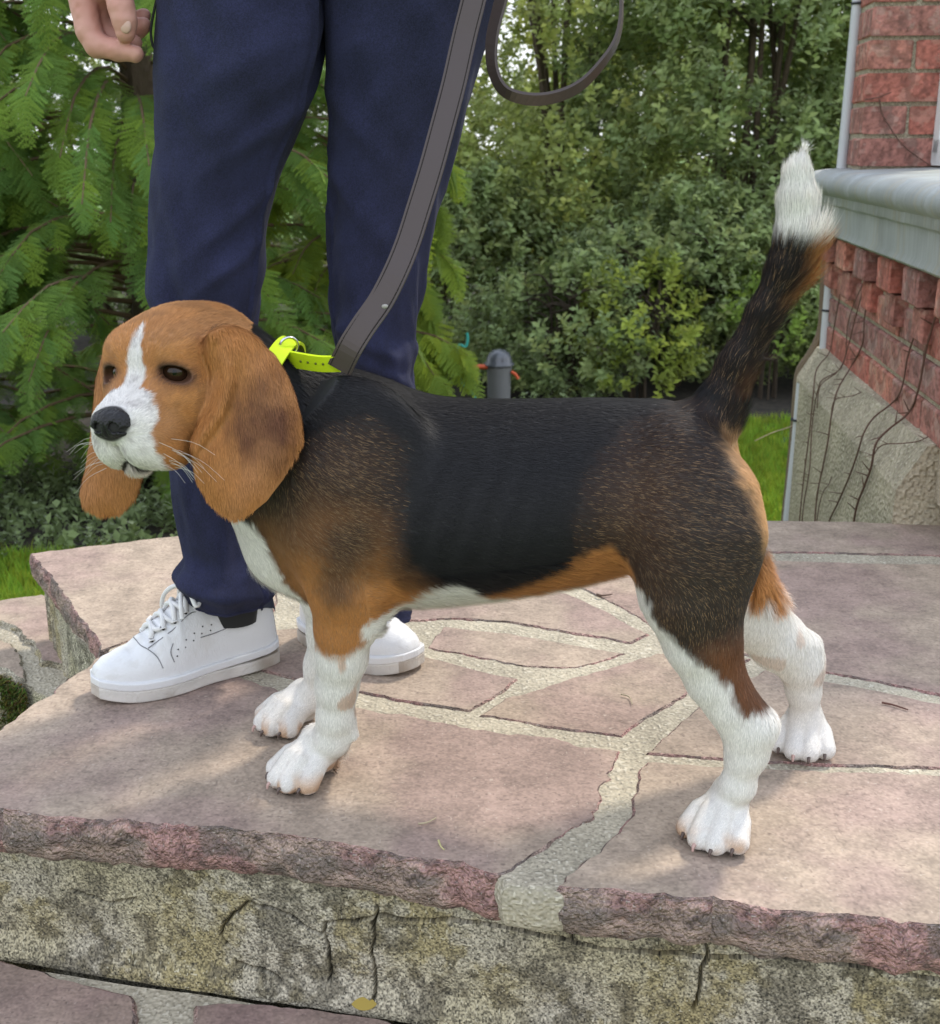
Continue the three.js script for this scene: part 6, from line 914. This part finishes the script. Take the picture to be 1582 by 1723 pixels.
  // hanging loop
  const lp = [[905, -260, 1.37, [0.3, 0.1, 1]], [868, -100, 1.36, [0.6, 0.1, 1]], [843, 0, 1.35, [0.7, 0.1, 1]], [828, 66, 1.34, [0.6, 0.2, 1]], [830, 118, 1.335, [0.4, 0.35, 1]], [848, 152, 1.33, [0.2, 0.6, 1]], [885, 166, 1.33, [0.0, 0.75, 1]], [930, 164, 1.335, [-0.1, 0.75, 1]], [975, 145, 1.34, [-0.2, 0.65, 1]], [1012, 108, 1.345, [-0.25, 0.45, 1]], [1038, 66, 1.35, [-0.25, 0.2, 1]], [1046, 10, 1.355, [-0.2, 0.0, 1]], [1036, -60, 1.36, [-0.1, 0, 1]], [985, -170, 1.365, [0, 0.1, 1]], [915, -262, 1.37, [0.2, 0.1, 1]]];
  const loop = strip(lp.map(([x, y, D, w]) => [sub(at(x, y, D)), V(...w).normalize().multiply(V(1, 0.7, 1)).normalize()]), 0.0105, 0.0016); mesh('loop', loop.g, leather, L);
  const rv = mesh('rivet', new THREE.SphereGeometry(0.0026, 10, 8).scale(1.4, 1, 0.6), std({ color: lin(0.35, 0.33, 0.30), roughness: 0.6, metalness: 0.6 }), L); rv.position.copy(sub(at(648, 516, 1.172)));
}
// ---------- garden bin, hose ----------
{
  const D = 4.9, p = atD(840, 612, D), o = thing('garden_bin', 'small grey bin with a domed lid and orange arm under the conifer', 'bin', V(p.x, LAWN, -D)), h = p.y - LAWN;
  const grey = std({ color: lin(0.17, 0.17, 0.175), roughness: 0.55 }), dome = phys({ color: lin(0.09, 0.095, 0.11), roughness: 0.22, clearcoat: 0.4 });
  mesh('drum', new THREE.LatheGeometry([[0, 0], [0.042, 0], [0.045, 0.01], [0.050, h - 0.03], [0.054, h - 0.02], [0.052, h], [0, h]].map((q) => new THREE.Vector2(...q)), 32), grey, o);
  mesh('lid', new THREE.LatheGeometry([[0.062, h - 0.006], [0.065, h + 0.002], [0.055, h + 0.008], [0.053, h + 0.026], [0.043, h + 0.045], [0.026, h + 0.058], [0, h + 0.063]].map((q) => new THREE.Vector2(...q)), 32), dome, o);
  mesh('arm', tube([V(-0.05, h - 0.010, 0.02), V(-0.09, h - 0.008, 0.03), V(-0.125, h - 0.018, 0.03), V(-0.14, h - 0.03, 0.03)], 0.010, 20, 8), std({ color: lin(0.62, 0.10, 0.03), roughness: 0.5 }), o);
  mesh('arm', tube([V(0.05, h - 0.03, 0.02), V(0.068, h - 0.042, 0.02), V(0.08, h - 0.06, 0.02)], 0.007, 10, 8), std({ color: lin(0.62, 0.10, 0.03), roughness: 0.5 }), o);
  const q = (x, y) => atD(x, y, 4.9); const hs = mesh('garden_hose', tube([q(786, 560), q(787, 572), q(783, 584), q(774, 580), q(770, 600), q(769, 625), q(778, 645), q(790, 655), q(800, 670), q(812, 705)], 0.006, 60, 8), std({ color: lin(0.05, 0.42, 0.36), roughness: 0.5 })); tag(hs, 'teal garden hose hanging in the conifer beside the bin', 'hose');
}
// ---------- twigs and leaf litter ----------
{
  const tw = (name, L, r, c, label) => { const m = mesh(name, taperTube(L.map(([x, y]) => onY(x, y, 0.0035)), r, r * 0.6, 12, 5), std({ color: lin(...c), roughness: 1 })); tag(m, label, 'twig'); };
  tw('twig', [[1484, 1182], [1503, 1186], [1528, 1194]], 0.0014, [0.13, 0.06, 0.045], 'thin reddish twig lying on the flagstone beside the hind paw');
  tw('dry_stalk', [[704, 1386], [718, 1384], [734, 1376]], 0.0011, [0.42, 0.36, 0.24], 'short pale dry stalk on the big front flagstone');
  tw('dry_stalk', [[738, 1414], [742, 1424], [748, 1430]], 0.0012, [0.50, 0.46, 0.22], 'bent yellowish dry stalk near the front edge of the flagstone');
  tw('dry_stalk', [[1045, 1168], [1058, 1172], [1064, 1185]], 0.0010, [0.42, 0.36, 0.24], 'tiny hooked dry stalk on the flagstone under the beagle flank');
  tw('twig', [[1004, 1000], [1012, 1002], [1030, 1000]], 0.0018, [0.12, 0.08, 0.06], 'short dark twig on the flagstones below the belly');
  // fallen leaf on the step below
  const s = new THREE.Shape(); s.moveTo(-0.013, 0); s.bezierCurveTo(-0.006, 0.011, 0.008, 0.010, 0.014, 0); s.bezierCurveTo(0.008, -0.009, -0.006, -0.009, -0.013, 0); const g = new THREE.ExtrudeGeometry(s, { depth: 0.0006, bevelEnabled: false, curveSegments: 10 }); g.rotateX(-1.1); const m = mesh('fallen_leaf', g, std({ color: lin(0.36, 0.26, 0.05), roughness: 0.7 })); const q = onY(612, 1690, TREAD + 0.012); m.position.copy(q); tag(m, 'curled yellow leaf at the foot of the mossy riser', 'leaf');
}
renderer.render(scene, camera);
